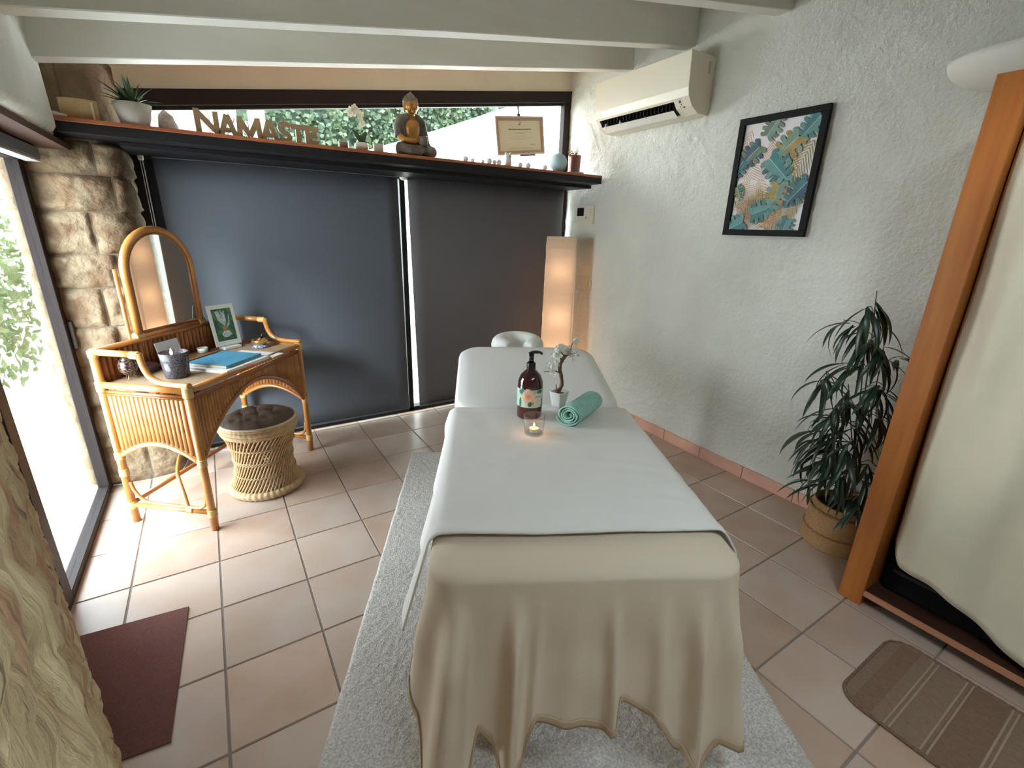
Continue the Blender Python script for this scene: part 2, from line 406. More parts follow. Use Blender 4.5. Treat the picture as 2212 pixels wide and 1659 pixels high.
G().box((-0.17, YB - .003, 0.035), (1.283, YB + .003, 1.86)).build('pane', M_glass, w2, world=True)
G().box((1.325, YB - .003, 0.035), (2.835, YB + .003, 1.86)).build('pane', M_glass, w2, world=True)

# roller blinds
def blind(x0, x1, x0b, x1b, z0, z1, m, label):
    t = thing('roller_blind', label, 'blind', ((x0 + x1) / 2, YB - .07, z0))
    def f(u, v):
        a = x0 + (x0b - x0) * (1 - v); b = x1 + (x1b - x1) * (1 - v)
        return Vector((a + (b - a) * u, YB - .075 + 0.006 * math.sin(u * 5 + v * 2), z0 + (z1 - z0) * v))
    G().grid(f, 16, 12).build('fabric', m, t, world=True, smooth=True, solid=0.0012)
    G().tube([(x0b + .004, YB - .075, z0 + .008), (x1b - .004, YB - .075, z0 + .008)], .009, 8).build('bottom_bar', m, t, world=True)
    G().tube([(x0, YB - .06, z1 + .012), (x1, YB - .06, z1 + .012)], .019, 12).build('roller_tube', m, t, world=True)
    return t
b1 = blind(-0.195, 1.262, -0.18, 1.268, 0.035, 1.865, M_blind, 'wide slate blue roller blind behind the rattan dressing table')
b2 = blind(1.338, 2.812, 1.366, 2.812, 0.035, 1.872, M_blind2, 'grey taupe roller blind behind the massage table and paper lamp')
G().box((-0.262, YB - .085, 1.845), (-0.235, YB - .045, 1.885), bev=0.004).build('bracket', M_white, b1, world=True)
G().box((-0.235, YB - .085, 1.868), (-0.195, YB - .06, 1.882)).build('tube_end', M_white, b1, world=True)
g = G(); g.tube([(-0.252, YB - .08, 1.85), (-0.254, YB - .08, 1.0), (-.25, YB - .08, .62), (-.242, YB - .08, 1.0), (-0.242, YB - .08, 1.85)], .0022, 5)
g.build('pull_cord', mat('beaded_cord', (0.25, 0.22, 0.22), 0.5), b1, world=True)
G().ell((1.305, YB - .085, 1.868), (0.03, .03, .022)).build('bracket', M_white, b2, world=True, smooth=True)

# ---- left wall: plastered lintel, stone pier, near stone wall
def lintelx(y): return interp(y, [(0.0, -0.40), (2.0, -0.43), (3.0, -0.485), (3.15, -0.52), (3.4, -0.56), (3.7, -0.60)])
def lf(u, v):
    y = -1.6 + 5.3 * u
    s = v
    if s < 0.25: x = -0.80 + (lintelx(y) - 0.03 + 0.80) * (s / 0.25); z = 1.862
    else: x = lintelx(y) - 0.03 * (1 - min(1, (s - .25) / .06)) ** 2; z = 1.862 + (2.5 - 1.862) * (s - 0.25) / 0.75
    n_ = noise.fractal(Vector((y * 3, z * 3, x * 3)), 1.0, 2.0, 4)
    return Vector((x + n_ * 0.006, y, z + (n_ * 0.008 if z < 1.9 else 0)))
g = G(); g.grid(lf, 160, 44)
wl_ = tag(g.build('wall_left', M_plaster, smooth=True, recalc=False, org=(-0.7, 1.5, 0)), kind='structure')
G().box((-1.0, -1.6, 1.87), (-0.8, 3.75, 2.6)).build('lintel_core', M_plaster, wl_, world=True)
def stone(name, parent, m, fn, nu=12, nv=10, amp=0.012, seed=0.0, rough=3.0):
    # fn(u, v) -> (point, normal); proud, rounded, broken face
    def f(u, v):
        p, n_ = fn(u, v)
        e = min(u, 1 - u, v, 1 - v)
        k = min(1.0, e / 0.09); k = 1 - (1 - k) ** 2
        q = Vector((p.x * rough, p.y * rough, p.z * rough * 2)) + Vector((seed, seed * 1.7, -seed))
        d = 0.016 * k + amp * noise.fractal(q * 2.4, 0.8, 2.1, 5) * k
        pit = noise.noise(Vector((q.x * 5, q.y * 5, q.z * 2.2 + q.x * 3)))
        d -= max(0.0, pit - .25) * .022 * k
        rg = noise.noise(q * 6) * 0.004 * (1 - k)
        return p + n_ * d + Vector((0, 0, rg))
    return G().grid(f, nu, nv).build(name, m, parent, world=True, smooth=True, recalc=False)
# far pier: face path in plan, from the door jamb round to the window stile
pier = [Vector((-0.72, 3.345, 0)), Vector((-0.52, 3.325, 0)), Vector((-0.385, 3.345, 0)), Vector((-0.335, 3.40, 0)), Vector((-0.30, 3.66, 0))]
def path_at(path, s):
    L = [0]
    for a, b in zip(path, path[1:]): L.append(L[-1] + (b - a).length)
    t = s * L[-1]
    for i in range(len(path) - 1):
        if t <= L[i + 1] + 1e-9:
            k = (t - L[i]) / (L[i + 1] - L[i]); d = (path[i + 1] - path[i]).normalized(); return path[i].lerp(path[i + 1], k), Vector((d.y, -d.x, 0))
    return path[-1], Vector((1, 0, 0))
pcat = catmull(pier, 5)
g = G()
g.grid(lambda u, v: path_at(pcat, u)[0] + Vector((0, 0, 2.3 * v)), 30, 4)
pr_ = g.build('mortar', M_mortar, wl_, world=True, recalc=False)
zc = [0.0, 0.24, 0.50, 0.74, 0.955, 1.165, 1.34, 1.552, 1.731, 1.89, 2.26]
rs = random.Random(11)
for ci in range(10):
    z0, z1 = zc[ci] + .003, zc[ci + 1] - .003
    cuts = [0.0] + ([0.34] if ci % 3 == 0 else [0.52] if ci % 3 == 1 else [0.44]) + [1.0]
    if ci in (1, 4): cuts = [0.0, 0.3, 0.7, 1.0]
    for a, b in zip(cuts, cuts[1:]):
        a += .006; b -= .006
        def fn(u, v, a=a, b=b, z0=z0, z1=z1):
            p, n_ = path_at(pcat, a + (b - a) * u); return p + Vector((0, 0, z0 + (z1 - z0) * v)), n_
        stone('stone', wl_, M_stone, fn, 18, 10, 0.020, rs.uniform(0, 50))
# near stone wall beside the entrance
near = [Vector((-0.02, 0.10, 0)), Vector((-0.17, 0.45, 0)), Vector((-0.30, 0.87, 0)), Vector((-0.455, 1.39, 0)), Vector((-0.615, 1.85, 0)), Vector((-0.655, 1.96, 0)), Vector((-0.72, 2.03, 0))]
near = [Vector((-.30, -.12, 0)), Vector((-.10, -.02, 0)), Vector((-.085, .12, 0)), Vector((-.11, .25, 0))] + near[1:]
near = list(reversed(near)); ncat = catmull(near, 5)
def nfix(p): return p
G().grid(lambda u, v: path_at(ncat, u)[0] + Vector((0, 0, 1.87 * v)), 30, 4).build('mortar', M_mortar, wl_, world=True, recalc=False)
zc2 = [0.0, 0.27, 0.58, 0.84, 1.15, 1.48, 1.87]
for ci in range(6):
    z0, z1 = zc2[ci] + .003, zc2[ci + 1] - .003
    cuts = [[0, .30, .66, 1], [0, .44, .80, 1], [0, .24, .62, 1], [0, .5, 1], [0, .33, .72, 1], [0, .5, 1]][ci]
    for a, b in zip(cuts, cuts[1:]):
        a += .003; b -= .003
        def fn(u, v, a=a, b=b, z0=z0, z1=z1):
            p, n_ = path_at(ncat, a + (b - a) * u); return p + Vector((0, 0, z0 + (z1 - z0) * v)), -n_ if False else Vector((-n_.x, -n_.y, 0)) if n_.x < 0 else n_
        stone('stone', wl_, M_stone2, fn, 40, 30, 0.010, rs.uniform(0, 50), 4.0)
G().box((-0.95, -1.6, 0), (-0.8, 0.4, 1.9)).build('wall_panel', M_plaster, wl_, world=True)
G().box((-0.95, 0.4, 0), (-0.78, 2.04, 1.9)).build('wall_panel', M_plaster, wl_, world=True)
tag(G().box((-0.8, -1.72, 0), (3.02, -1.6, 3.0)).build('wall_front', M_plaster), kind='structure')

# ---- sliding glass door with its roller blind
XD = -0.70
d1 = thing('door_1', None, None, (XD, 2.75, 0)); d1['kind'] = 'structure'
G().box((XD - .04, 3.262, 0.0), (XD + .012, 3.36, 1.84), bev=0.003).build('frame_stile', M_frame, d1, world=True)
G().box((XD - .04, 2.20, 0.0), (XD + .012, 2.285, 1.84), bev=0.003).build('frame_stile', M_frame, d1, world=True)
G().box((XD - .09, 2.04, 0.0), (XD - .045, 2.20, 1.84), bev=0.003).build('frame_stile', M_frame, d1, world=True)
G().box((XD - .04, 2.285, 0.0), (XD + .012, 3.262, 0.042), bev=0.003).build('bottom_rail', M_frame, d1, world=True)
G().box((XD - .04, 2.285, 1.775), (XD + .012, 3.262, 1.862), bev=0.003).build('top_rail', M_frame, d1, world=True)
G().box((XD - .018, 2.285, 0.042), (XD - .012, 3.262, 1.775)).build('pane', M_glassg, d1, world=True)
G().box((XD + .012, 3.30, 0.85), (XD + .032, 3.375, 1.0), bev=0.004).build('handle', mat('dark_grey_metal', (0.06, 0.065, 0.075), 0.4), d1, world=True)
tag(G().box((-0.80, 1.9, 1.835), (-0.50, 3.34, 1.862)).build('trim_1', mat('brown_soffit', (0.07, 0.03, 0.02), 0.6)), kind='structure')
t = thing('roller_blind', 'rolled-up grey blind cassette above the glass door', 'blind', (-0.6, 2.7, 1.77))
G().box((-0.655, 2.2, 1.775), (-0.60, 3.22, 1.83), bev=0.006).build('cassette', mat('blue_grey_fabric', (0.13, 0.15, 0.17), 0.6), t, world=True)
G().box((-0.655, 2.2, 1.766), (-0.603, 3.22, 1.774)).build('bottom_bar', mat('pale_grey_metal', (0.4, 0.4, 0.4), 0.4), t, world=True)

# ================================================================== SHELF
ZS = 1.955; YF = 3.10
sh = thing('wall_shelf', 'long reddish wood shelf on a dark steel beam below the clerestory window', 'shelf', (1.1, 3.4, 1.86))
G().box((-0.60, YF, 1.937), (2.80, YB - .04, ZS), bev=0.002).build('plank', M_shelfw, sh, world=True)
g = G(); g.box((-0.60, YF + .004, 1.893), (2.80, YF + .05, 1.9365)); g.box((-0.60, YF + .05, 1.893), (2.81, YB - .05, 1.900))
g.build('steel_beam', M_steel, sh, world=True, bevel=0.002)
G().box((-0.30, YF + .16, 1.868), (2.83, YB - .05, 1.893), bev=0.002).build('steel_channel', M_steel, sh, world=True)

# ---- things standing on the shelf
YI = 3.17
def onshelf(px, y=YI): 
    p = at(px, 260, y=y); return Vector((p.x, y, ZS))
def zat(px, py, y=YI): return at(px, py, y=y).z
M_cer = mat('white_ceramic', (0.66, 0.64, 0.60), 0.3, coat=0.3)
M_gpot = mat('pale_grey_ceramic', (0.50, 0.47, 0.43), 0.55, var=0.12, bump=0.05)
M_leafd = mat('dark_green_leaf', (0.020, 0.055, 0.018), 0.45, col2=(0.035, 0.085, 0.03), vscale=12)
M_soil = mat('dark_soil', (0.03, 0.02, 0.012), 0.9, bump=0.5)
def blade(L, w, droop, m=None, n=6, cup=0.15, tipz=0.0):
    # flat leaf along +x bending down, made as a folded strip
    g = G(); R = []
    for i in range(n + 1):
        t = i / n; a = droop * t
        x = L * (math.sin(a) / droop if abs(droop) > 1e-3 else t); z = -L * ((1 - math.cos(a)) / droop if abs(droop) > 1e-3 else 0)
        ww = w * (math.sin(PI * min(1, t * 0.93 + 0.05)) ** 0.7) * (1 - 0.25 * t) if t < 1 else 0.0006
        R.append((x, z, ww))
    v = [[g.bm.verts.new((x, -ww, z + cup * ww)), g.bm.verts.new((x, 0, z)), g.bm.verts.new((x, ww, z + cup * ww))] for x, z, ww in R]
    for a, b in zip(v, v[1:]):
        g.face([a[0], b[0], b[1], a[1]]); g.face([a[1], b[1], b[2], a[2]])
    return g
# potted spiky plant
p0 = onshelf(292)
t = thing('potted_succulent', 'spiky green plant in a pale grey tapered pot at the shelf end', 'plant', p0)
hp = zat(292, 226) - ZS
G().lathe([(0.001, 0), (0.055, 0.0), (0.058, 0.004), (0.078, hp), (0.072, hp), (0.068, hp - .012), (0.001, hp - .012)], n=28).build('pot', M_gpot, t, smooth=True)
bl = None; rr = random.Random(5)
for i in range(26):
    L = rr.uniform(0.10, 0.145)
    if bl is None: bl = blade(0.12, 0.008, 0.5, n=5, cup=0.5).build('leaf', M_leafd, t, smooth=True); o = bl
    else: o = inst(bl, t)
    el = rr.uniform(0.25, 1.35); az = i * 2.4
    o.rotation_euler = Euler((0, -el, az)); o.location = (0.012 * math.cos(az), .012 * math.sin(az), hp - .01); o.scale = (L / .12,) * 3
# candle holder, card, cloth
p0 = onshelf(176, 3.2)
t = thing('curved_wood_panel', 'pale curved wooden candle shade beside the spiky potted plant', 'candle shade', p0)
hh = zat(170, 219, 3.2) - ZS
def cwf(u, v):
    a = -2.6 + 1.9 * u; return Vector((0.085 * math.cos(a) + .01, 0.06 * math.sin(a), 0.002 + hh * v))
G().grid(cwf, 16, 2).build('panel', mat('pale_plywood', (0.56, 0.40, 0.20), 0.6, stretch=(8, 8, 1), var=0.12), t, smooth=True, solid=0.006)
G().box((0.052, -.055, 0), (0.060, -.045, hh * 0.92)).build('upright', mat('pale_edge', (0.75, 0.66, 0.5), 0.5), t)
g = G(); g.ell((0, 0, .006), (.07, .035, .012)); g.ell((-.03, 0, .012), (.035, .025, .012))
tag(g.build('white_pouch', M_cer, smooth=True), 'small white pouch lying at the wall end of the shelf', 'pouch').location = onshelf(135, 3.18) + Vector((0, 0, 0.0))
# carved stone
p0 = onshelf(362)
def rockf(u, v):
    a = 2 * PI * u; h = zat(350, 237) - ZS
    w = interp(v, [(0, .040), (.35, .040), (.7, .030), (.9, .016), (1, .002)]) * (1 + .22 * noise.noise(Vector((math.cos(a) * 1.3, math.sin(a) * 1.3, v * 3 + 2))))
    return Vector((w * math.cos(a) - 0.012 * v, w * .7 * math.sin(a), h * v))
o = G().grid(rockf, 22, 16, cu=True).build('stone_sculpture', mat('rose_grey_stone', (0.42, 0.33, 0.28), 0.7, col2=(0.60, 0.56, 0.52), vscale=25, bump=0.3), smooth=True)
o.location = p0 ; tag(o, 'small rough grey and pink stone between the spiky plant and wooden letters', 'stone')
# NAMASTE letters
M_let = mat('brown_wood_letters', (0.40, 0.28, 0.15), 0.6, var=0.2, stretch=(1, 1, 8), bump=0.05)
xa, xb = at(420, 260, y=YI).x, at(686, 300, y=YI).x
lt = thing('letter_sign', 'row of joined brown wooden letters reading NAMASTE on the shelf', 'sign', ((xa + xb) / 2, YI, ZS))
Ht = 0.104; sw = 0.026; dp = 0.022
def stroke(g, a, b, w=sw, yo=0.0):
    a = Vector((a[0], 0, a[1])); b = Vector((b[0], 0, b[1])); d = (b - a).normalized(); n_ = Vector((-d.z, 0, d.x)) * w / 2
    pts = [a - n_, b - n_, b + n_, a + n_]
    g.poly([p + Vector((0, yo - dp / 2, 0)) for p in pts], (0, -1, 0), dp - abs(yo) * 2)
adv = [0.118, 0.094, 0.136, 0.094, 0.082, 0.080, 0.080]; tot = sum(adv); sc = (xb - xa) / tot; x = xa - lt.location.x
for i, ch in enumerate('NAMASTE'):
    w = adv[i] * sc * 1.06; g = G(); h = Ht * [1.12, 1.0, 1.0, 0.96, 0.96, 0.96, 0.96][i]; q = sw / 2
    if ch == 'N':
        stroke(g, (q, 0), (q, h), sw); stroke(g, (w - q, 0), (w - q, h * .96), sw); stroke(g, (q, h - q), (w - q, q), sw, 0.002)
    elif ch == 'A':
        stroke(g, (q * .6, 0), (w / 2, h), sw); stroke(g, (w - q * .6, 0), (w / 2, h), sw, .001); stroke(g, (w * .2, h * .3), (w * .8, h * .3), sw * .8, .003)
    elif ch == 'M':
        stroke(g, (q, 0), (q * 1.6, h), sw); stroke(g, (w - q, 0), (w - q * 1.6, h), sw); stroke(g, (q * 1.6, h - q), (w / 2, q), sw, .001); stroke(g, (w - q * 1.6, h - q), (w / 2, q), sw, .002)
    elif ch == 'S':
        P = [(w * .88, h * .80), (w * .72, h * .93), (w * .38, h * .92), (w * .20, h * .76), (w * .32, h * .58), (w * .66, h * .44), (w * .80, h * .26), (w * .62, h * .09), (w * .30, h * .08), (w * .10, h * .2)]
        Q = catmull([Vector((a, 0, b)) for a, b in P], 3)
        nn = [((Q[min(k + 1, len(Q) - 1)] - Q[max(k - 1, 0)]).normalized()) for k in range(len(Q))]
        A = [p + Vector((-d.z, 0, d.x)) * sw / 2 for p, d in zip(Q, nn)]; B = [p - Vector((-d.z, 0, d.x)) * sw / 2 for p, d in zip(Q, nn)]
        for k in range(len(Q) - 1): g.poly([p + Vector((0, -dp / 2, 0)) for p in (A[k], A[k + 1], B[k + 1], B[k])], (0, -1, 0), dp)
    elif ch == 'T':
        stroke(g, (0, h - q), (w, h - q), sw); stroke(g, (w / 2, 0), (w / 2, h - sw * .9), sw)
    else:
        stroke(g, (q * 1.2, 0), (q * 1.2, h), sw); stroke(g, (q, h - q), (w, h - q), sw, .001); stroke(g, (q, h * .5), (w * .9, h * .5), sw, .001); stroke(g, (q, q), (w, q), sw, .001)
    o = g.build('letter', M_let, lt); o.location.x = x; x += adv[i] * sc
# small glass, white orchid, white candle
M_thin = sheet_glass('thin_clear_glass', (0.96, 0.97, 0.97))
M_wax = mat('pale_wax', (0.78, 0.74, 0.66), 0.5, trans=0.3)
def jar(px, r, h, label, wax, name='glass_candle_jar', wh=0.7):
    p = onshelf(px); t = thing(name, label, 'candle', p)
    G().lathe([(0.001, 0), (r * .86, 0), (r, h), (r - .0018, h), (r * .84, .003), (0.001, .003)], n=24).build('glass_cup', M_thin, t, smooth=True)
    G().lathe([(0.001, .004), (r * .82, .004), (r * (.82 + .12 * wh), h * wh), (0.001, h * wh)], n=20).build('wax', wax, t, smooth=True, )
jar(738, 0.031, zat(738, 302) - ZS, 'small glass candle jar with brown wax beside the white orchid', mat('brown_wax', (0.35, 0.27, 0.2), 0.5))
jar(814, 0.034, zat(815, 308) - ZS, 'white candle in clear glass between the orchid and golden statue', M_wax, wh=0.85)
p0 = onshelf(777); t = thing('potted_orchid', 'white orchid with two dark leaves in a round white pot', 'plant', p0)
h = zat(777, 308) - ZS
G().lathe([(0.001, 0), (.030, 0), (.042, h * .35), (.041, h * .65), (.031, h), (.026, h), (.024, h - .008), (.001, h - .008)], n=28).build('pot', M_cer, t, smooth=True)
G().tube(catmull([(0, 0, h - .01), (0.004, 0, .10), (0.004, 0.0, .17), (-.005, 0, .20), (-.04, 0, .222), (-.058, 0, .215)], 5), .0016, 6).build('stem', mat('green_stem', (0.18, 0.25, 0.10), 0.5), t, smooth=True)
for (dx, an, L) in ((-1, 2.25, .085), (1, 1.15, .075)):
    g = G()
    def lf2(u, v): 
        w_ = 0.020 * math.sin(PI * min(1, u * .9 + .1)) ** .6
        return Vector((L * u * math.cos(an) * (0.4 + .6 * u), -.008 + .004 * abs(v - .5), h - .01 + L * u)) + Vector((1, 0, .25 * dx)) * w_ * (2 * v - 1)
    g.grid(lf2, 8, 4).build('leaf', M_leafd, t, smooth=True, solid=0.0015)
M_pet = mat('white_petal', (0.80, 0.77, 0.66), 0.6, trans=0.35)
fl = G()
for k in range(5):
    a = 2 * PI * k / 5 + PI / 2; w_ = 0.0085 if k % 2 else 0.011
    c = Vector((math.cos(a), 0, math.sin(a))); s_ = Vector((-math.sin(a), 0, math.cos(a)))
    fl.poly([c * .002, c * .010 + s_ * w_ + Vector((0, .002, 0)), c * .020 + s_ * w_ * .7 + Vector((0, .003, 0)), c * .024, c * .020 - s_ * w_ * .7 + Vector((0, .003, 0)), c * .010 - s_ * w_ + Vector((0, .002, 0))], (0, -1, 0), .0008)
fl.ell((0, -.004, -.002), .004, nu=8, nv=5)
fo = fl.build('flower', M_pet, t); fpos = [(-.052, .215), (-.036, .200), (-.030, .228), (-.012, .212), (.004, .20), (-.004, .183), (.012, .17), (.010, .148), (-.058, .195)]
for k, (dx, dz) in enumerate(fpos):
    o = fo if k == 0 else inst(fo, t)
    o.location = (dx, -.006 - .004 * (k % 3), dz); o.rotation_euler = (rr.uniform(-.4, .4), rr.uniform(0, 2), rr.uniform(-.7, .7)); o.scale = (.92,) * 3

# seated statue
p0 = onshelf(889, 3.20); t = thing('seated_statue', 'gold and grey seated meditating figure statue holding a tealight bowl', 'statue', p0, rz=0.12)
M_robe = mat('weathered_grey_resin', (0.085, 0.070, 0.058), 0.6, col2=(0.15, 0.12, 0.095), vscale=30, bump=0.35, bscale=120)
M_gold = mat('antique_gold_paint', (0.42, 0.20, 0.045), 0.35, metal=0.45, var=0.25, vscale=15)
Hs = zat(875, 194, 3.2) - ZS; k = Hs / 0.445
def K(*v): return tuple(a * k for a in v)
g = G()   # crossed legs and robe base
g.tube([K(.02, .03, .045), K(-.10, .00, .050), K(-.135, -.045, .045), K(-.06, -.085, .035), K(.03, -.085, .03)], [.05 * k, .052 * k, .045 * k, .036 * k, .028 * k], 14)
g.tube([K(-.01, .03, .045), K(.10, .0, .050), K(.14, -.045, .045), K(.06, -.08, .045), K(-.02, -.082, .05)], [.05 * k, .052 * k, .045 * k, .036 * k, .026 * k], 14)
g.ell(K(0, 0, .045), K(.14, .085, .042)); g.ell(K(0, .01, .09), K(.085, .065, .06))
g.build('crossed_legs', M_robe, t, remesh=0.006 * k)
g = G(); g.tube([K(0, .01, .08), K(0, .012, .14), K(0, .012, .20), K(0, .015, .245), K(0, .012, .275), K(0, .008, .31)], [.062 * k, .058 * k, .066 * k, .060 * k, .028 * k, .026 * k], 16)
g.ell(K(-.075, .012, .235), K(.03, .03, .03)); g.ell(K(.075, .012, .235), K(.03, .03, .03))
g.build('torso', M_gold, t, remesh=0.005 * k)
def robef(side):
    g = G(); pts = [K(side * .032, -.02, .268), K(side * .078, .010, .250), K(side * .105, .015, .19), K(side * .112, .0, .125)] if side < 0 else [K(side * .030, -.02, .268), K(side * .078, .010, .250), K(side * .102, .015, .18), K(side * .118, -.0, .10), K(side * .13, -.01, .065)]
    g.tube(pts, [.026 * k, .040 * k, .036 * k, .030 * k] + ([.03 * k] if side > 0 else []), 12)
    g.ell(K(side * .055, .028, .19), K(.05, .045, .095)); g.build('robe', M_robe, t, remesh=0.005 * k)
robef(-1); robef(1)
for sd in (-1, 1):
    g = G(); g.tube([K(sd * .108, -.005, .135), K(sd * .085, -.045, .105), K(sd * .04, -.075, .098), K(sd * .012, -.085, .10)], [.024 * k, .021 * k, .016 * k, .017 * k], 10)
    for q in range(4): g.tube([K(sd * .02, -.085, .094 + .005 * q), K(-sd * .008, -.094, .096 + .005 * q), K(-sd * .022, -.090, .10 + .004 * q)], [.0055 * k, .005 * k, .004 * k], 6)
    g.tube([K(sd * .014, -.085, .112), K(sd * .006, -.094, .124), K(0, -.096, .13)], .005 * k, 6)
    g.build('arm', M_gold if sd < 0 else M_gold, t, remesh=0.0035 * k)
g = G(); g.ell(K(0, -.005, .345), K(.052, .052, .056), nu=20, nv=14)
g.tube([K(0, -.048, .352), K(0, -.060, .337), K(0, -.054, .332)], [.005 * k, .008 * k, .006 * k], 8)
g.ell(K(0, -.046, .317), K(.014, .008, .005)); g.ell(K(0, -.042, .302), K(.017, .012, .012))
for sd in (-1, 1):
    g.ell(K(sd * .018, -.043, .353), K(.012, .007, .005)); g.ell(K(sd * .054, .006, .330), K(.008, .012, .038)); g.ell(K(sd * .019, -.043, .366), K(.014, .006, .003))
g.build('head', M_gold, t, remesh=0.0032 * k)
g = G(); g.ell(K(0, .008, .372), K(.058, .057, .044), nu=20); g.ell(K(0, .006, .408), K(.030, .030, .022)); g.ell(K(0, .004, .430), K(.010, .010, .012)); g.ell(K(0, .016, .355), K(.057, .048, .03))
for a in range(10):
    for b_ in range(4):
        g.ell(K(.057 * math.cos(a * .63) * math.cos(b_ * .35), .008 + .056 * math.sin(a * .63) * math.cos(b_ * .35), .376 + .046 * math.sin(b_ * .35)), .005 * k, nu=6, nv=4) if math.sin(a * .63) > -.4 or b_ > 0 else None
g.build('hair', M_robe, t, remesh=0.0035 * k)
M_fline = mat('dark_gold_line_paint', (0.10, 0.045, 0.015), 0.6)  # darker gold for the eyelid, brow and lip lines
for sd in (-1, 1):
    G().tube(catmull([K(sd * .032, -.044, .350), K(sd * .020, -.053, .345), K(sd * .009, -.053, .349)], 4), .0022 * k, 6).build('closed_eyelid', M_fline, t, smooth=True)
    G().tube(catmull([K(sd * .034, -.043, .366), K(sd * .019, -.052, .371), K(sd * .005, -.055, .362)], 4), .0016 * k, 6).build('eyebrow', M_fline, t, smooth=True)
G().tube(catmull([K(-.015, -.050, .319), K(0, -.0565, .315), K(.015, -.050, .319)], 4), .0022 * k, 6).build('lips', M_fline, t, smooth=True)
G().tube([K(0, -.055, .362), K(0, -.061, .338), K(-.006, -.057, .333), K(.006, -.057, .333)], .0035 * k, 8).build('nose', M_gold, t, smooth=True)
g = G(); g.lathe([(0.001, .072 * k), (.030 * k, .074 * k), (.036 * k, .105 * k), (.034 * k, .134 * k), (.031 * k, .134 * k), (.032 * k, .105 * k), (.001, .095 * k)], (0.045 * k, -.088 * k, 0), 20)
g.build('bowl', M_robe, t, smooth=True)
G().lathe([(0.024 * k, .12 * k), (.030 * k, .142 * k), (.028 * k, .142 * k), (.022 * k, .12 * k)], (0.045 * k, -.088 * k, 0), 20).build('glass_insert', M_thin, t, smooth=True)

# framed certificate hanging in the clerestory
YC = 3.60
a_, b_, c_, d_ = at(1071, 249, y=YC), at(1175, 252, y=YC), at(1173, 336, y=YC), at(1069, 334, y=YC)
o_ = (a_ + b_ + c_ + d_) / 4; wd = (b_ - a_).length; hg = (a_ - d_).length
t = thing('framed_certificate', 'cream printed certificate in silver frame hanging against the clerestory window', 'certificate', (o_.x, YC, o_.z), rot=(0, -0.125, 0))
hw, hh = wd / 2, hg / 2
def rectframe(g, hw, hh, w, y0, y1):
    g.box((-hw, y0, -hh), (hw, y1, -hh + w)); g.box((-hw, y0, hh - w), (hw, y1, hh)); g.box((-hw, y0, -hh + w), (-hw + w, y1, hh - w)); g.box((hw - w, y0, -hh + w), (hw, y1, hh - w))
g = G(); rectframe(g, hw, hh, .013, -.012, .008); g.build('frame', mat('silver_grey_frame', (0.50, 0.48, 0.50), 0.4), t)
g = G(); rectframe(g, hw - .009, hh - .009, .022, -.006, .004); g.build('mat_border', mat('taupe_card', (0.42, 0.32, 0.19), 0.8), t)
G().box((-hw + .03, -.002, -hh + .03), (hw - .03, .004, hh - .03)).build('paper', mat('cream_paper', (0.56, 0.53, 0.42), 0.8, trans=0.2), t)
M_ink = mat('dark_ink', (0.10, 0.085, 0.05), 0.8); M_ink2 = mat('faint_ink', (0.33, 0.28, 0.17), 0.8)
TM = lambda x, z, y=-.0028: Matrix.Translation((x, y, z)) @ Matrix.Rotation(PI / 2, 4, 'X')
text('PRATICIENNE MASSAGES DE BIEN-ÊTRE', 0.0125, TM(0, hh * .30), M_ink, 'heading', t, world=False, offset=.0003)
for (zz, ww) in ((.46, .5), (.18, .62), (.12, .3), (-.02, .32), (-.12, .7), (-.2, .36), (-.34, .12), (-.62, .6), (-.68, .74)):
    G().box((-hw * ww * .72, -.0026, hh * zz - .0008), (hw * ww * .72, -.002, hh * zz + .0008)).build('text_line', M_ink2, t)
G().tube(catmull([(hw * .42, -.003, -hh * .47), (hw * .46, -.003, -hh * .44), (hw * .5, -.003, -hh * .49), (hw * .56, -.003, -hh * .47), (hw * .62, -.003, -hh * .5)], 4), .0012, 4).build('signature', M_ink, t)
G().ell((0.008, -.003, hh * .66), (.009, .0006, .011)).build('seal', mat('pink_seal', (0.55, 0.30, 0.20), 0.7), t)
G().poly([(-.018, -.0028, hh * .56), (.012, -.0028, hh * .57), (.004, -.0028, hh * .66)], (0, -1, 0), .0006).build('emblem', M_ink, t)
G().tube([(-.002, .0, hh), (-.002, .0, hh + .075)], .006, 8).build('hanging_rod', M_frame, t)
G().box((-.014, -.006, hh), (.010, .006, hh + .018)).build('clip', M_frame, t)
G().box((-.01, .002, -hh - .012), (hw * .62, .008, -hh)).build('ribbon', mat('purple_ribbon', (0.17, 0.06, 0.32), 0.6), t)

# white pebbles or bulbs, cat figurine, blue ball, copper tin
ORD = ('first', 'second', 'third', 'fourth', 'fifth', 'sixth', 'seventh', 'eighth', 'ninth'); bi = 0
pb = None
for px, py, pr_ in ((1006, 343, 5.6), (1021, 349, 4.2), (1043, 352, 3.8), (1057, 347, 6.0), (1068, 351, 4.8), (1078, 349, 5.8), (1124, 355, 5.2), (1141, 356, 5.6), (1177, 361, 5.4)):
    y = 3.14; p = at(px, py, y=y); rb_ = rad(p, pr_)
    if pb is None: pb = G().ell((0, 0, 0), .02, nu=18, nv=12).build('white_ball', mat('frosted_white_ball', (0.72, 0.72, 0.72), 0.4, trans=0.45), smooth=True, org=(0, 0, 0)); o = pb
    else: o = inst(pb)
    o.scale = (rb_ / .02,) * 3; o.location = (p.x, y, ZS + rb_ * 1.0)
    tag(o, '%s frosted white ball along the shelf counting from the golden statue' % ORD[bi], 'ball', 'frosted white balls on the shelf'); bi += 1
p0 = onshelf(1099, 3.155); h = zat(1099, 333, 3.155) - ZS
t = thing('cat_candle_holder', 'white cat-eared ceramic figurine in front of the hanging certificate', 'figurine', p0)
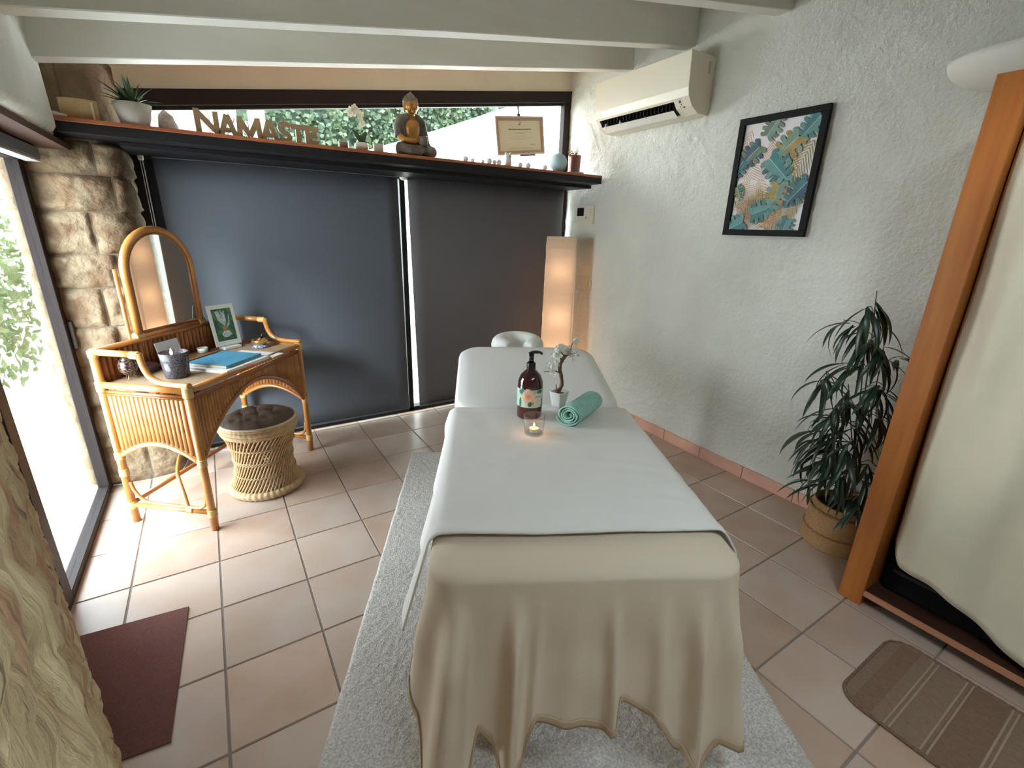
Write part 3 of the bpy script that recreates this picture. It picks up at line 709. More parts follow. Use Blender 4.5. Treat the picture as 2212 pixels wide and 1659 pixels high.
g = G(); g.lathe([(0.001, 0), (.026, 0), (.027, h * .35), (.024, h * .6), (.027, h * .82), (.024, h * .96), (.001, h * .97)], n=20)
g.build('body', M_cer, t, smooth=True)
for sd in (-1, 1): G().lathe([(.012, 0), (.008, .012), (.001, .022)], (sd * .016, -.004, h * .92), 10).build('ear', M_cer, t, smooth=True)
g = G(); g.tube(catmull([(-.010, -.027, h * .80), (-.004, -.0285, h * .77), (.0, -.029, h * .79), (.004, -.0285, h * .77), (.010, -.027, h * .80)], 3), .0012, 5); g.build('face_mark', mat('grey_glaze', (0.2, .17, .15), .5), t)
p0 = onshelf(1211, 3.16); r = (at(1226, 356, y=3.16) - at(1196, 356, y=3.16)).length / 2
o = G().ell((0, 0, r * .97), r, nu=28, nv=18).build('pale_blue_ball', mat('pale_blue_salt', (0.33, 0.45, 0.48), 0.7, bump=0.1), smooth=True, org=(0, 0, 0)); o.location = p0
tag(o, 'pale blue ball resting on the shelf beside the copper tin', 'ball')
p0 = onshelf(1250, 3.16); h = zat(1250, 337, 3.16) - ZS; rt_ = .050
o = G().lathe([(0.001, 0), (.055, 0), (.082, .008), (.081, .010), (.055, .003), (.001, .003)], n=28).build('saucer', M_cer, smooth=True, org=(0, 0, 0)); o.location = p0 + Vector((0, 0.02, 0.0)); tag(o, 'white saucer under the copper tin', 'saucer')
t = thing('copper_tin', 'ribbed copper tin with dried golden foliage on the shelf end', 'tin', p0 + Vector((0, 0.02, 0.0032)))
prof = [(0.001, 0), (rt_ * .9, 0)] + [(rt_ * (.9 + .08 * q / 8) + (.0012 if q % 2 else 0), h * q / 8) for q in range(1, 9)] + [(rt_ * .93, h), (rt_ * .9, h - .02), (.001, h - .02)]
G().lathe(prof, n=28).build('body', mat('copper_sheet', (0.24, 0.10, 0.085), 0.35, metal=0.7, bump=0.3), t, smooth=True)
M_dry = mat('dried_gold_foliage', (0.42, 0.24, 0.08), 0.7)
for q in range(14):
    a = rr.uniform(0, 6.28); g = G(); R_ = rr.uniform(.02, .05)
    pts = catmull([(0, 0, h - .02), (R_ * .4 * math.cos(a), R_ * .4 * math.sin(a), h + .015), (R_ * math.cos(a) - .012, R_ * math.sin(a), h + rr.uniform(.0, .045))], 4)
    g.tube(pts, .0013, 4)
    for z_ in range(3): g.ell(pts[-1 - z_ * 2], .0045, nu=6, nv=4)
    g.build('sprig', M_dry, t)

# ================================================================== RIGHT WALL FIXTURES
# air conditioner
t = thing('air_conditioner', 'white split air conditioner with open louvre high on the plaster wall', 'air conditioner', (2.80, 2.65, 2.245))
acy0, acy1 = 2.165, 3.02; xw = 2.80; zb, zt_ = 2.235, 2.555
prof = [(0, zb), (-.10, zb - .0), (-.165, zb + .035), (-.205, zb + .085), (-.215, zb + .13), (-.225, zt_), (0, zt_)]
P0 = [Vector((xw + a + (0.04 if a == 0 else 0), 0, b)) for a, b in prof]
g = G(); A = [g.bm.verts.new(p + Vector((0, acy0, 0))) for p in P0]; B = [g.bm.verts.new(p + Vector((0.02, acy1, 0))) for p in P0]
for i in range(len(A)):
    if i in (1, 2): continue
    g.face([A[i], A[(i + 1) % 7], B[(i + 1) % 7], B[i]])
g.face(A); g.face(list(reversed(B)))
# underside band with the outlet opening cut out
def band(ya, yb, i0, i1, ta=0.0, tb=1.0):
    pa = P0[i0].lerp(P0[i1], ta); pb_ = P0[i0].lerp(P0[i1], tb)
    f_ = lambda y: 0.02 * (y - acy0) / (acy1 - acy0)
    g.poly([pa + Vector((f_(ya), ya, 0)), pb_ + Vector((f_(ya), ya, 0)), pb_ + Vector((f_(yb), yb, 0)), pa + Vector((f_(yb), yb, 0))])
oy0, oy1 = acy0 + .12, acy1 - .035
for (i0, i1) in ((1, 2), (2, 3)):
    band(acy0, oy0, i0, i1); band(oy1, acy1, i0, i1)
band(oy0, oy1, 1, 2, 0, .25); band(oy0, oy1, 2, 3, .75, 1)
g.build('casing', mat('cream_white_plastic', (0.72, 0.67, 0.54), 0.32), t, world=True, bevel=0.004)
g = G(); g.box((xw - .15, oy0, zb + .045), (xw - .02, oy1, zb + .12)); 
g.build('outlet', M_black, t, world=True)
for q in range(22):
    yq = oy0 + (oy1 - oy0) * (q + .5) / 22
    G().box((xw - .165, yq - .001, zb + .04), (xw - .13, yq + .001, zb + .075)).build('fin', M_black, t, world=True)
g = G(); g.poly([(xw - .128, oy0 + .01, zb - .004), (xw - .175, oy0 + .01, zb + .028), (xw - .160, oy1 - .01, zb + .028), (xw - .113, oy1 - .01, zb - .004)], (-.5, 0, -1), -.004)
g.build('louvre', M_white, t, world=True)
for yq in (oy0 + .5, oy1 - .05): G().box((xw - .16, yq - .004, zb + .02), (xw - .14, yq + .004, zb + .05)).build('louvre_clip', M_white, t, world=True)
nrm = (P0[3] - P0[2]); pc = P0[2].lerp(P0[3], .55)
for (dy, w_, h_, s_) in ((.075, .013, .008, .62), (.07, .008, .003, .35), (.055, .014, .004, .05), (.08, .006, .003, .15)):
    c = P0[2].lerp(P0[3], s_) + Vector((-.0012, acy0 + dy, -.0012)); d = nrm.normalized()
    G().poly([c - d * h_ + Vector((0, -w_ / 2, 0)), c + d * h_ + Vector((0, -w_ / 2, 0)), c + d * h_ + Vector((0, w_ / 2, 0)), c - d * h_ + Vector((0, w_ / 2, 0))], (-1, 0, -1), .001).build('indicator', mat('grey_display', (0.10, 0.08, 0.07), 0.4), t, world=True)
G().box((xw - .06, acy0 - .001, zt_ - .095), (xw - .035, acy0, zt_ - .03)).build('sticker', mat('pale_grey_label', (0.5, 0.48, 0.4), 0.6), t, world=True)

# framed leaf print
t = thing('framed_leaf_print', 'black framed print of teal and ochre tropical leaves on the plaster wall', 'picture', (2.772, 1.655, 1.848))
PW, PH = 0.247, 0.322   # half sizes; local x = -y world
fm = frame((0, 0, 0), (0, -1, 0), (0, 0, 1), (-1, 0, 0))
def bxf(g, a, b): g.box(a, b, fm)
g = G(); w_ = .034
bxf(g, (-PW, -PH, -.01), (PW, -PH + w_, .016)); bxf(g, (-PW, PH - w_, -.01), (PW, PH, .016)); bxf(g, (-PW, -PH + w_, -.01), (-PW + w_, PH - w_, .016)); bxf(g, (PW - w_, -PH + w_, -.01), (PW, PH - w_, .016))
g.build('frame', mat('matt_black_wood', (0.006, 0.005, 0.006), 0.65, spec=0.2), t, bevel=0.0015)
g = G(); bxf(g, (-PW + .03, -PH + .03, -.008), (PW - .03, PH - .03, -.002))
g.build('print_paper', mat('white_print_paper', (0.72, 0.70, 0.70), 0.6), t)
art = G(); AW, AH = PW - w_, PH - w_
cols = [(0.07, 0.22, 0.23), (0.14, 0.32, 0.31), (0.17, 0.22, 0.17), (0.38, 0.29, 0.11), (0.66, 0.45, 0.22), (0.66, 0.36, 0.24), (0.06, 0.12, 0.17), (0.72, 0.70, 0.70), (0.22, 0.33, 0.27)]
M_art = [mat('print_ink', c, 0.7, var=0.25, vscale=18) for c in cols]
lay = [0]
def aflat(pts, mi):
    art.mi = mi; lay[0] += 1; z = -.002 + .00002 * lay[0]
    art.poly([fm @ Vector((a, b, z)) for a, b in pts])
def monstera(cx, cy, L, ang, c1, c2):
    ca, sa = math.cos(ang), math.sin(ang)
    tr_ = lambda u, v: (cx + ca * u - sa * v, cy + sa * u + ca * v)
    for sd in (-1, 1):
        for q in range(6):
            t0, t1 = q / 6, (q + .86) / 6
            w0 = L * .46 * math.sin(PI * min(.97, t0 * .8 + .2)); w1 = L * .46 * math.sin(PI * min(.97, t1 * .8 + .2))
            u0, u1 = L * (t0 - .15), L * (t1 - .15)
            sh_ = -L * .10 + L * .28 * t0
            aflat([tr_(u0, 0), tr_(u0 + sh_, sd * w0 * .6), tr_(u0 + sh_ * 1.3, sd * w0), tr_((u0 + u1) / 2 + sh_ * 1.5, sd * (w0 + w1) * .54), tr_(u1 + sh_ * 1.3, sd * w1 * .97), tr_(u1 + sh_, sd * w1 * .55), tr_(u1 + L * .02, 0)], c1 if (q + (sd > 0)) % 2 else c2)
        aflat([tr_(-L * .15, 0), tr_(-L * .12, sd * L * .26), tr_(L * .25, sd * L * .24), tr_(L * .62, sd * L * .10), tr_(L * .9, 0)], c1 if sd > 0 else c2)
    aflat([tr_(-L * .15, -.0012), tr_(L * .88, -.0006), tr_(L * .88, .0006), tr_(-L * .15, .0012)], 7)
def frond(cx, cy, L, ang, c1, n=12, spread=.55):
    ca, sa = math.cos(ang), math.sin(ang)
    tr_ = lambda u, v: (cx + ca * u - sa * v, cy + sa * u + ca * v)
    for sd in (-1, 1):
        for q in range(n):
            u = L * q / n; l_ = L * spread * math.sin(PI * (q + 2) / (n + 3)); a = .75
            e = (u + l_ * math.cos(a), sd * l_ * math.sin(a)); wv = L * .0115
            aflat([tr_(u - wv, 0), tr_((u + e[0]) / 2 - wv, e[1] * .5 + sd * wv * .4), tr_(*e), tr_((u + e[0]) / 2 + wv, e[1] * .5 - sd * wv * .4), tr_(u + wv, 0)], c1)
    aflat([tr_(0, -.001), tr_(L, 0), tr_(0, .001)], c1)
# image positions: x 0..1 across, y 0..1 down
def ip(x, y): return ((x * 2 - 1) * AW, (1 - y * 2) * AH)
for (x, y, L, a, c) in ((.10, .06, .24, -1.9, 5), (.05, .20, .2, -1.2, 5), (.42, .16, .20, -1.5, 5), (.92, .12, .20, -2.3, 4), (.75, .28, .24, -1.75, 4), (.95, .22, .22, -2.0, 3), (.32, .52, .22, -1.1, 4), (.05, .55, .2, -.6, 4), (.55, .60, .22, -1.7, 3), (.02, .72, .2, -.5, 3), (.12, .98, .22, .9, 3), (.55, 1.0, .22, 1.4, 5), (.70, .98, .2, 2.0, 5), (.98, .62, .20, -2.2, 3), (.9, .82, .2, -2.6, 4), (.28, 1.0, .18, 1.9, 5)):
    frond(*ip(x, y), L, a, c)
for (x, y, L, a, c1, c2) in ((.36, .10, .15, 1.0, 2, 8), (.22, .24, .17, 3.9, 2, 6), (.03, .36, .14, 4.2, 0, 6), (.95, .05, .16, -2.3, 1, 0), (.72, .20, .19, -2.4, 3, 8), (.48, .37, .20, -.75, 0, 1), (.62, .62, .17, -1.7, 8, 3), (.95, .60, .17, 4.0, 6, 0), (.82, .93, .13, 4.4, 1, 0), (.36, .84, .16, .35, 1, 0), (.16, .94, .16, 3.6, 0, 1), (.04, .60, .09, 5.2, 0, 3)):
    monstera(*ip(x, y), L * .84, a, c1, c2)
for (co, no) in (((0, -AW, 0), (0, -1, 0)), ((0, AW, 0), (0, 1, 0)), ((0, 0, AH), (0, 0, 1)), ((0, 0, -AH), (0, 0, -1))):
    bmesh.ops.bisect_plane(art.bm, geom=list(art.bm.verts) + list(art.bm.edges) + list(art.bm.faces), plane_co=co, plane_no=no, clear_outer=True)
art.build('leaf_artwork', M_art, t, recalc=False)

# thermostat, switches
M_sw = mat('beige_white_plastic', (0.62, 0.58, 0.48), 0.4)
def wallbox(name, label, cat, p0, p1, th, m=M_sw):
    a, b = at(*p0, x=2.84), at(*p1, x=2.84)
    xs = wallx((a.y + b.y) / 2) - .004
    t = thing(name, label, cat, (xs, (a.y + b.y) / 2, min(a.z, b.z)))
    hy = abs(a.y - b.y) / 2; hz = abs(a.z - b.z)
    G().box((-th, -hy, 0), (.012, hy, hz), bev=.003).build('casing', m, t)
    return t, hy, hz, th
t, hy, hz, th = wallbox('thermostat', 'beige wall thermostat with dark display in the corner above the paper lamp', 'thermostat', (1246, 444), (1281, 484), .022)
G().box((-th - .001, hy * .05, hz * .42), (-th + .002, hy * .80, hz * .86)).build('display', M_black, t)
G().lathe([(.010, 0), (.010, .002), (.007, .002), (.007, 0)], (-th, -hy * .25, hz * .34), 16, Matrix.Rotation(-PI / 2, 3, 'Y')).build('dial_ring', mat('dark_ring', (0.08, .07, .05), .5), t)
for q in range(3): G().box((-th - .0006, -hy * .78, hz * (.5 + .12 * q)), (-th, -hy * .70, hz * (.54 + .12 * q))).build('mark', M_ink, t)
t, hy, hz, th = wallbox('wall_switch', 'blank cream wall plate above the light switch beside the paper lamp', 'switch', (1258, 574), (1276, 598), .012)
t, hy, hz, th = wallbox('wall_switch', 'cream light switch with rocker just below the blank wall plate', 'switch', (1256, 602), (1275, 627), .012)
G().box((-th - .004, -hy * .5, hz * .2), (-th, hy * .8, hz * .8), bev=.001).build('rocker', M_sw, t)

# half-bowl uplighter behind the wardrobe
t = thing('wall_uplighter', 'white plaster half-bowl uplighter on the wall above the wardrobe', 'wall lamp', (2.79, 0.66, 2.10))
def upf(u, v):
    a = PI * u; r = .31; h = .125
    s = math.sin(v * PI / 2); c = 1 - (1 - math.cos(v * PI / 2)) * 1
    rr_ = 0.20 + 0.80 * math.sin(v * PI / 2)
    return Vector((-.21 * rr_ * math.sin(a), r * rr_ * math.cos(a), h * (1 - math.cos(v * PI / 2))))
g = G(); g.grid(upf, 28, 10); g.build('bowl', mat('white_plaster_bowl', (0.68, 0.66, 0.61), 0.7), t, smooth=True, solid=0.006)

# ================================================================== RATTAN DRESSING TABLE
M_rat = mat('honey_rattan', (0.50, 0.225, 0.055), 0.3, col2=(0.40, 0.15, 0.035), vscale=10, coat=0.25, stretch=(1, 1, 1))
M_ratd = mat('amber_rattan', (0.36, 0.125, 0.03), 0.3, var=0.25, vscale=8, coat=0.25)
M_reed = mat('golden_reed', (0.46, 0.20, 0.055), 0.35, var=0.3, vscale=14, objvar=0.15)
M_bind = mat('pale_rattan_binding', (0.62, 0.40, 0.15), 0.4, var=0.15, vscale=30)
M_weave = mat('woven_tabletop', (0.40, 0.27, 0.17), 0.6, var=0.2, vscale=160, bump=0.15, bscale=300)
RZ = math.atan2(0.772, 0.635)
dk = thing('dressing_table', 'honey rattan dressing table with arched oval mirror in the corner by the glass door', 'dressing table', (-0.178, 2.548, 0), RZ)
DW, DD = 0.93, 0.455
def tb(name, pts, r, m=None, n=12, k=5, **kw):
    return G().tube(catmull(pts, k) if len(pts) > 2 else pts, r, n, **kw).build(name, m or M_rat, dk, smooth=True)
def bind(p, d, r=0.0235, L=0.045):
    p = Vector(p); d = Vector(d).normalized(); g = G(); n_ = 7
    pts, rs_ = [], []
    for i in range(n_ * 2 + 1):
        pts.append(p + d * (L * (i / (n_ * 2) - .5))); rs_.append(r if i % 2 else r - .0022)
    g.tube(pts, rs_, 14); return g.build('binding', M_bind, dk, smooth=True)
for (x, y, zt) in ((0, 0, .765), (DW, 0, .765), (0, DD, .925), (DW, DD, .925)):
    tb('leg', [(x, y, 0), (x, y, zt)], .0185)
    for z in ([.385, .10] if y == 0 else [.385, .10, .29]): bind((x, y, z), (0, 0, 1), .022, .04)
    bind((x, y, .755), (0, 0, 1), .0235, .05)
    if y > 0: bind((x, y, .915), (0, 0, 1), .022, .035)
G().box((0.0, 0.0, .745), (DW, DD, .768)).build('tabletop', M_weave, dk)
for a, b in (((0, 0, .762), (DW, 0, .762)), ((0, 0, .762), (0, DD, .762)), ((DW, 0, .762), (DW, DD, .762))):
    tb('rim_rail', [a, b], .0165)
    a2 = Vector(a) - Vector((0, 0, .032)); b2 = Vector(b) - Vector((0, 0, .032))
    tb('moulding', [a2, b2], .0075, M_ratd, 8)
    tb('moulding', [a2 - Vector((0, 0, .013)), b2 - Vector((0, 0, .013))], .005, M_ratd, 8)
for sx in (0, DW):   # side panels with arched lower edge
    arch = lambda y: .39 + .085 * math.sin(PI * min(1, max(0, (y - .01) / (DD - .02)))) ** .9
    N = 17
    for i in range(N):
        y = .028 + (DD - .056) * (i + .5) / N
        G().tube([(sx, y, .712), (sx, y, arch(y) + .012)], (DD - .056) / N * .53, 8).build('reed', M_reed, dk, smooth=True)
    for off, r in ((0.0, .0125), (.019, .0065), (.029, .005)):
        tb('arch', [(sx, .012 + (DD - .024) * q / 10, arch(.012 + (DD - .024) * q / 10) - .006 + off) for q in range(11)], r, M_rat if off == 0 else M_ratd, 10, 2)
    for yy_ in (.024, DD - .024): tb('moulding', [(sx, yy_, .715), (sx, yy_, arch(yy_) + .01)], .005, M_ratd, 8)
    tb('stretcher', [(sx, 0, .10), (sx, DD, .10)], .0125)
    tb('bent_brace', [(sx, DD - .02, .235), (sx, DD - .035, .18), (sx, DD - .075, .135), (sx, DD - .13, .122), (sx, .1, .118), (sx, .045, .13), (sx, .022, .165), (sx, .02, .21)], .0085)
    bind((sx, .12, .105), (0, 1, 0), .019, .035)
    # arm: back post, level rail, S-bend down to the front edge
    tb('arm_rail', [(sx, DD + .01, .925), (sx, .225, .925)], .0155)
    bind((sx, .235, .922), (0, 1, 0), .019, .045)
    tb('arm_curve', [(sx, .212, .932), (sx, .210, .90), (sx, .202, .86), (sx, .178, .818), (sx, .13, .795), (sx, .06, .789), (sx, -.018, .787)], .0145)
af = lambda x: .385 + .29 * math.sin(PI * min(1, max(0, (x - .005) / (DW - .01)))) ** .78
for i in range(44):
    x = .022 + (DW - .044) * (i + .5) / 44
    if .712 - (af(x) + .01) > .012:
        G().tube([(x, 0.002, .712), (x, 0.002, af(x) + .01)], (DW - .044) / 44 * .53, 6).build('reed', M_reed, dk, smooth=True)
for off, r in ((0.0, .0125), (.018, .0065), (.027, .005)):
    tb('arch', [(.012 + (DW - .024) * q / 16, 0, min(.712, af(.012 + (DW - .024) * q / 16) - .006 + off)) for q in range(17)], r, M_ratd, 10, 2)
tb('arch', [(.012 + (DW - .024) * q / 16, DD, af(.012 + (DW - .024) * q / 16) - .01) for q in range(17)], .0115, M_ratd, 10, 2)
tb('back_stretcher', [(0, DD, .11), (DW, DD, .11)], .0125, M_ratd)
tb('bent_brace', [(0.0, .13, .11), (.02, .16, .19), (.05, .20, .24), (.12, .27, .25), (.30, .41, .25), (.42, DD, .25)], .009)
# back rail and slatted back panel
tb('back_rail', [(0, DD, .925), (DW, DD, .925)], .0155, M_ratd)
for i in range(30):
    x = .02 + (DW - .04) * (i + .5) / 30
    G().tube([(x, DD, .915), (x, DD, .765)], (DW - .04) / 30 * .53, 6).build('reed', M_ratd, dk, smooth=True)
# mirror
mx0, mx1, mz0, mzs = .258, .682, .945, 1.262; mr = (mx1 - mx0) / 2; mcx = (mx0 + mx1) / 2
my = DD + .005
def mring(inset, n=20):
    r = mr - inset; P = [(mcx - r, my, mz0 + inset), (mcx - r, my, mzs)]
    P += [(mcx - r * math.cos(PI * q / n), my, mzs + r * math.sin(PI * q / n)) for q in range(1, n)]
    return P + [(mcx + r, my, mzs), (mcx + r, my, mz0 + inset)]
mi = thing('mirror', None, None, (0, 0, 0)); mi.parent = dk; del_keys = None
def mt(name, g, m, **kw): o = g.build(name, m, mi, **kw); return o
mt('mirror_frame', G().tube(mring(0), .0185, 14), M_rat, smooth=True)
mt('mirror_frame_rail', G().tube([(mx0, my, mz0), (mx1, my, mz0)], .017, 12), M_ratd, smooth=True)
mt('inner_moulding', G().tube([Vector(p) + Vector((0, -.006, 0)) for p in mring(.020)], .006, 8, closed=True), M_ratd, smooth=True)
g = G(); g.poly([Vector(p) + Vector((0, -.004, 0)) for p in mring(.016)]); mt('mirror_glass', g, mat('mirror_silver', (0.86, 0.87, 0.86), 0.015, metal=1.0))
g = G(); g.poly([Vector(p) + Vector((0, .010, 0)) for p in mring(.010)], (0, -1, 0), .006); mt('backing', g, M_dkwood)
for (x, z) in ((mx0, mz0), (mx1, mz0)):
    bind((x, my, z), (1, 0, 0), .0215, .05)
for x in (mx0 - .026, mx1 + .026):
    tb('mirror_post', [(x, DD + .03, .80), (x, DD + .03, 1.285)], .0085, M_rat, 8)
for x in (mx0, mx1): tb('mirror_post', [(x, DD, .80), (x, DD, .95)], .014, M_ratd, 8)

# ---- things on the dressing table
ZD = 0.7685
def desk(px, py): return at(px, py, z=ZD)
# candle lantern
p = desk(384, 817); p = p + Vector((0.0, 0.035, 0)); r = rad(p, 27) ; h = hpx(p, 760)
t = thing('candle_lantern', 'dark patterned glass candle cup burning on the rattan dressing table', 'candle', p)
G().lathe([(.001, 0), (r * .80, 0), (r * .84, .006), (r, h), (r - .003, h), (r * .80, .008), (.001, .008)], n=36).build('glass_cup', mat('smoky_patterned_glass', (0.028, 0.030, 0.040), 0.25, col2=(0.11, 0.09, 0.095), vscale=150, detail=1, trans=0.10), t, smooth=True)
G().lathe([(.001, .01), (r * .8, .01), (r * .93, h * .80), (.001, h * .80)], n=24).build('wax', mat('pinkish_wax', (0.62, 0.36, 0.33), 0.5, trans=0.3), t, smooth=True)
M_flame = mat('candle_flame', (1, .7, .35), 0.5, emit=(1.0, 0.55, 0.22), estr=9)
def flame(t, c, s=1.0):
    G().tube([c, c + Vector((0, 0, .008 * s))], .0012, 6).build('wick', M_black, t)
    G().lathe([(.0005, 0), (.004 * s, .005 * s), (.0045 * s, .009 * s), (.002 * s, .018 * s), (.0004, .024 * s)], c + Vector((0, 0, .006 * s)), 10).build('flame', M_flame, t, smooth=True)
flame(t, Vector((-.008, 0, h * .80)), 1.5)
# books
def book(name, label, c4, z, th, mc, mp, spine=True):
    a, b, c, d = [Vector((q[0], q[1], 0)) for q in c4]
    o = (a + b + c + d) / 4; X = (b - a).normalized(); Y = Vector((-X.y, X.x, 0)); hw_ = ((b - a).length + (c - d).length) / 4; hd = ((d - a).length + (c - b).length) / 4
    t = thing(name, label, 'book', (o.x, o.y, z), math.atan2(X.y, X.x))
    G().box((-hw_ + .001, -hd + .003, .0018), (hw_ - .004, hd - .003, th - .0018)).build('pages', mp, t)
    G().box((-hw_, -hd, 0), (hw_, hd, .0016)).build('cover', mc, t); G().box((-hw_, -hd, th - .0016), (hw_, hd, th)).build('cover', mc, t)
    G().box((-hw_ - .0008, -hd, 0), (-hw_ + .0008, hd, th)).build('spine', mc, t)
    return t
q4 = lambda *ps, z=ZD: [at(a, b, z=z) for a, b in ps]
M_blue = mat('blue_marbled_cover', (0.035, 0.17, 0.31), 0.35, col2=(0.10, 0.33, 0.46), vscale=25, stretch=(1, 6, 1), dist=1.0)
M_page = mat('white_pages', (0.72, 0.68, 0.64), 0.7, bump=0.2, bscale=300, stretch=(1, 1, 12))
M_page2 = mat('yellowed_pages', (0.50, 0.38, 0.24), 0.7)
book('book', 'thick white paperback lying under the blue book on the dressing table', q4((497, 808), (412, 800), (470, 765), (575, 775)), ZD, .016, M_page, M_page)
book('book', 'blue marbled book on top of the white paperback', q4((505, 797), (418, 790), (470, 762), (550, 768), z=ZD + .018), ZD + .0165, .016, M_blue, M_page2)
o = G().box((-.006, -.05, 0), (.006, .05, .0012)).build('bookmark', mat('red_ribbon', (0.5, 0.02, 0.02), 0.5), org=(0, 0, 0)); pm = at(523, 795, z=ZD + .004)
o.location = (pm.x + .012, pm.y + .02, ZD + .0145); o.rotation_euler = (0, 0, RZ - 1.57 + 1.9); tag(o, 'red ribbon bookmark sticking out between the two stacked books', 'bookmark')
book('notebook', 'thin pale notebook lying beyond the blue book near the desk edge', q4((590, 770), (560, 782), (520, 757), (552, 756)), ZD, .006, M_page, M_page2)
# upright card on a stand
pb_ = desk(499, 752); X = Vector((0.635, 0.772, 0)).normalized()
X = (desk(524, 748) - desk(482, 757)).normalized(); X.z = 0; X = X.normalized(); Yb = Vector((-X.y, X.x, 0))
hc = hpx(pb_, 668) * 1.03; wc = rad(pb_, 27) * 1.05
t = thing('framed_card', 'white bordered green feather picture card propped on a small white stand', 'picture card', pb_ + Vector((0, 0, 0)), math.atan2(X.y, X.x))
TL = Matrix.Translation((0, .008, .020)) @ Matrix.Rotation(-.16, 4, 'X')
G().box((-.055, -.028, 0), (.055, .032, .018), bev=.003).build('stand', mat('white_marble', (0.66, 0.66, 0.62), 0.35, var=.1), t)
G().box((-wc, 0, 0), (wc, .004, hc), TL, bev=.0008).build('card', mat('off_white_card', (0.62, 0.62, 0.56), 0.6), t)
G().box((-wc * .74, -.0006, hc * .12), (wc * .74, 0, hc * .90), TL).build('green_print', mat('dark_green_print', (0.02, 0.05, 0.045), 0.6, col2=(0.05, 0.19, 0.07), vscale=30), t)
def cpt(x, z, y=-.0012): return TL @ Vector((x * wc, y, z * hc))
M_fe = mat('pale_feather_print', (0.50, 0.53, 0.52), 0.6, col2=(0.25, 0.32, 0.32), vscale=60)
g = G()
for P in ([(-.5, .84), (-.38, .62), (-.05, .50), (.05, .45), (.0, .60), (-.1, .75), (-.25, .86)], [(-.1, .87), (-.05, .6), (.07, .48), (.2, .60), (.22, .86), (.06, .80)], [(.2, .5), (.1, .42), (.25, .45), (.5, .78), (.48, .60), (.38, .48)]):
    g.poly([cpt(*q) for q in P])
g.poly([cpt(-.35, .30), cpt(-.1, .36), cpt(.25, .36), (cpt(.42, .26)), cpt(.1, .20), cpt(-.2, .2)])
g.build('feather_print', M_fe, t, recalc=False)
g = G(); g.poly([cpt(-.22, .44), cpt(.0, .48), cpt(.22, .44), cpt(.12, .38), cpt(.0, .34), cpt(-.12, .38)], (0, -1, 0), .0004); g.build('bird_print', mat('rust_print', (0.33, 0.13, 0.07), 0.6), t)
# singing bowl on a cushion
p = desk(563, 750); t = thing('singing_bowl', 'small brass singing bowl with black striker on a blue patterned cushion', 'bowl', p)
r = rad(p, 17)
G().lathe([(.001, 0), (r * .8, .0), (r * 1.0, .008), (r * .9, .018), (.001, .022)], n=20).build('cushion', mat('blue_white_fabric', (0.02, 0.05, 0.22), 0.7, col2=(0.5, 0.5, 0.5), vscale=90, detail=0), t, smooth=True)
G().lathe([(.001, .021), (r * .65, .022), (r * .95, .034), (r * .92, .052), (r * .86, .052), (r * .86, .036), (.001, .030)], n=28).build('brass_bowl', mat('brass', (0.65, 0.42, 0.13), 0.25, metal=0.9), t, smooth=True)
G().tube([(-.012, 0, .040), (.012, .0, .062)], [.006, .007], 10).build('striker_handle', M_ratd, t, smooth=True)
G().tube([(.010, 0, .060), (.026, .0, .092)], [.0095, .0095], 12).build('striker', M_black, t, smooth=True)
# patterned ball with gold feet
p = desk(283, 818); r = rad(p, 21); t = thing('ornamental_egg', 'dark egg ornament dotted with gold flowers on brass feet at the desk end', 'ornament', p)
G().ell((0, 0, .018 + r), (r * .85, r * .85, r), nu=28, nv=18).build('egg', mat('black_gold_dots', (0.012, 0.010, 0.016), 0.25, col2=(0.16, 0.09, 0.06), vscale=110, detail=0, coat=.5), t, smooth=True)
for q in range(3):
    a = q * 2.1 + .3; G().tube(catmull([(.010 * math.cos(a), .010 * math.sin(a), .024), (.020 * math.cos(a), .020 * math.sin(a), .014), (.024 * math.cos(a), .024 * math.sin(a), .003), (.030 * math.cos(a), .030 * math.sin(a), .003)], 3), .0022, 6).build('foot', mat('brass_foot', (0.6, 0.38, 0.15), 0.3, metal=0.9), t, smooth=True)
G().tube([(0, 0, .018 + 2 * r - .003), (0, 0, .024 + 2 * r)], .004, 8).build('finial', M_bind, t)
# tray with cup and white card at the back
DM = wm(dk)
def dloc(x, y, z=ZD): return DM @ Vector((x, y, z))
t = thing('wooden_tray', 'low brown wooden tray at the back of the dressing table', 'tray', dloc(.43, .37), RZ)
g = G(); g.box((-.17, -.055, .012), (.19, .05, .020)); g.box((-.16, -.045, 0), (-.14, .04, .012)); g.box((.16, -.045, 0), (.18, .04, .012)); g.build('body', mat('brown_tray_wood', (0.22, 0.10, 0.05), 0.4), t, bevel=.002)
o = G().lathe([(.001, 0), (.026, 0), (.028, .028), (.025, .028), (.023, .006), (.001, .006)], n=24).build('ceramic_cup', mat('pale_celadon', (0.48, 0.52, 0.44), 0.35), smooth=True, org=(0, 0, 0)); o.location = dloc(.555, .37, ZD + .0202)
tag(o, 'small pale celadon cup on the wooden tray below the mirror', 'cup')
t = thing('message_card', 'white message card leaning on the back panel behind the candle lantern', 'card', dloc(.36, .385, ZD + .0202), RZ)
TL2 = Matrix.Rotation(-.22, 4, 'X')
G().box((-.075, 0, 0), (.075, .0012, .115), TL2).build('card', mat('cool_white_card', (0.62, 0.61, 0.60), 0.6), t)
for (x0, x1, z) in ((-.035, .025, .052), (-.01, .02, .078)): G().box((x0, -.0006, z), (x1, 0, z + .0016), TL2).build('text_line', M_ink2, t)
G().lathe([(.001, 0), (.006, .003), (.007, .008), (.001, .012)], TL2 @ Vector((.052, -.001, .02)), 8).build('flower_print', M_ink, t)
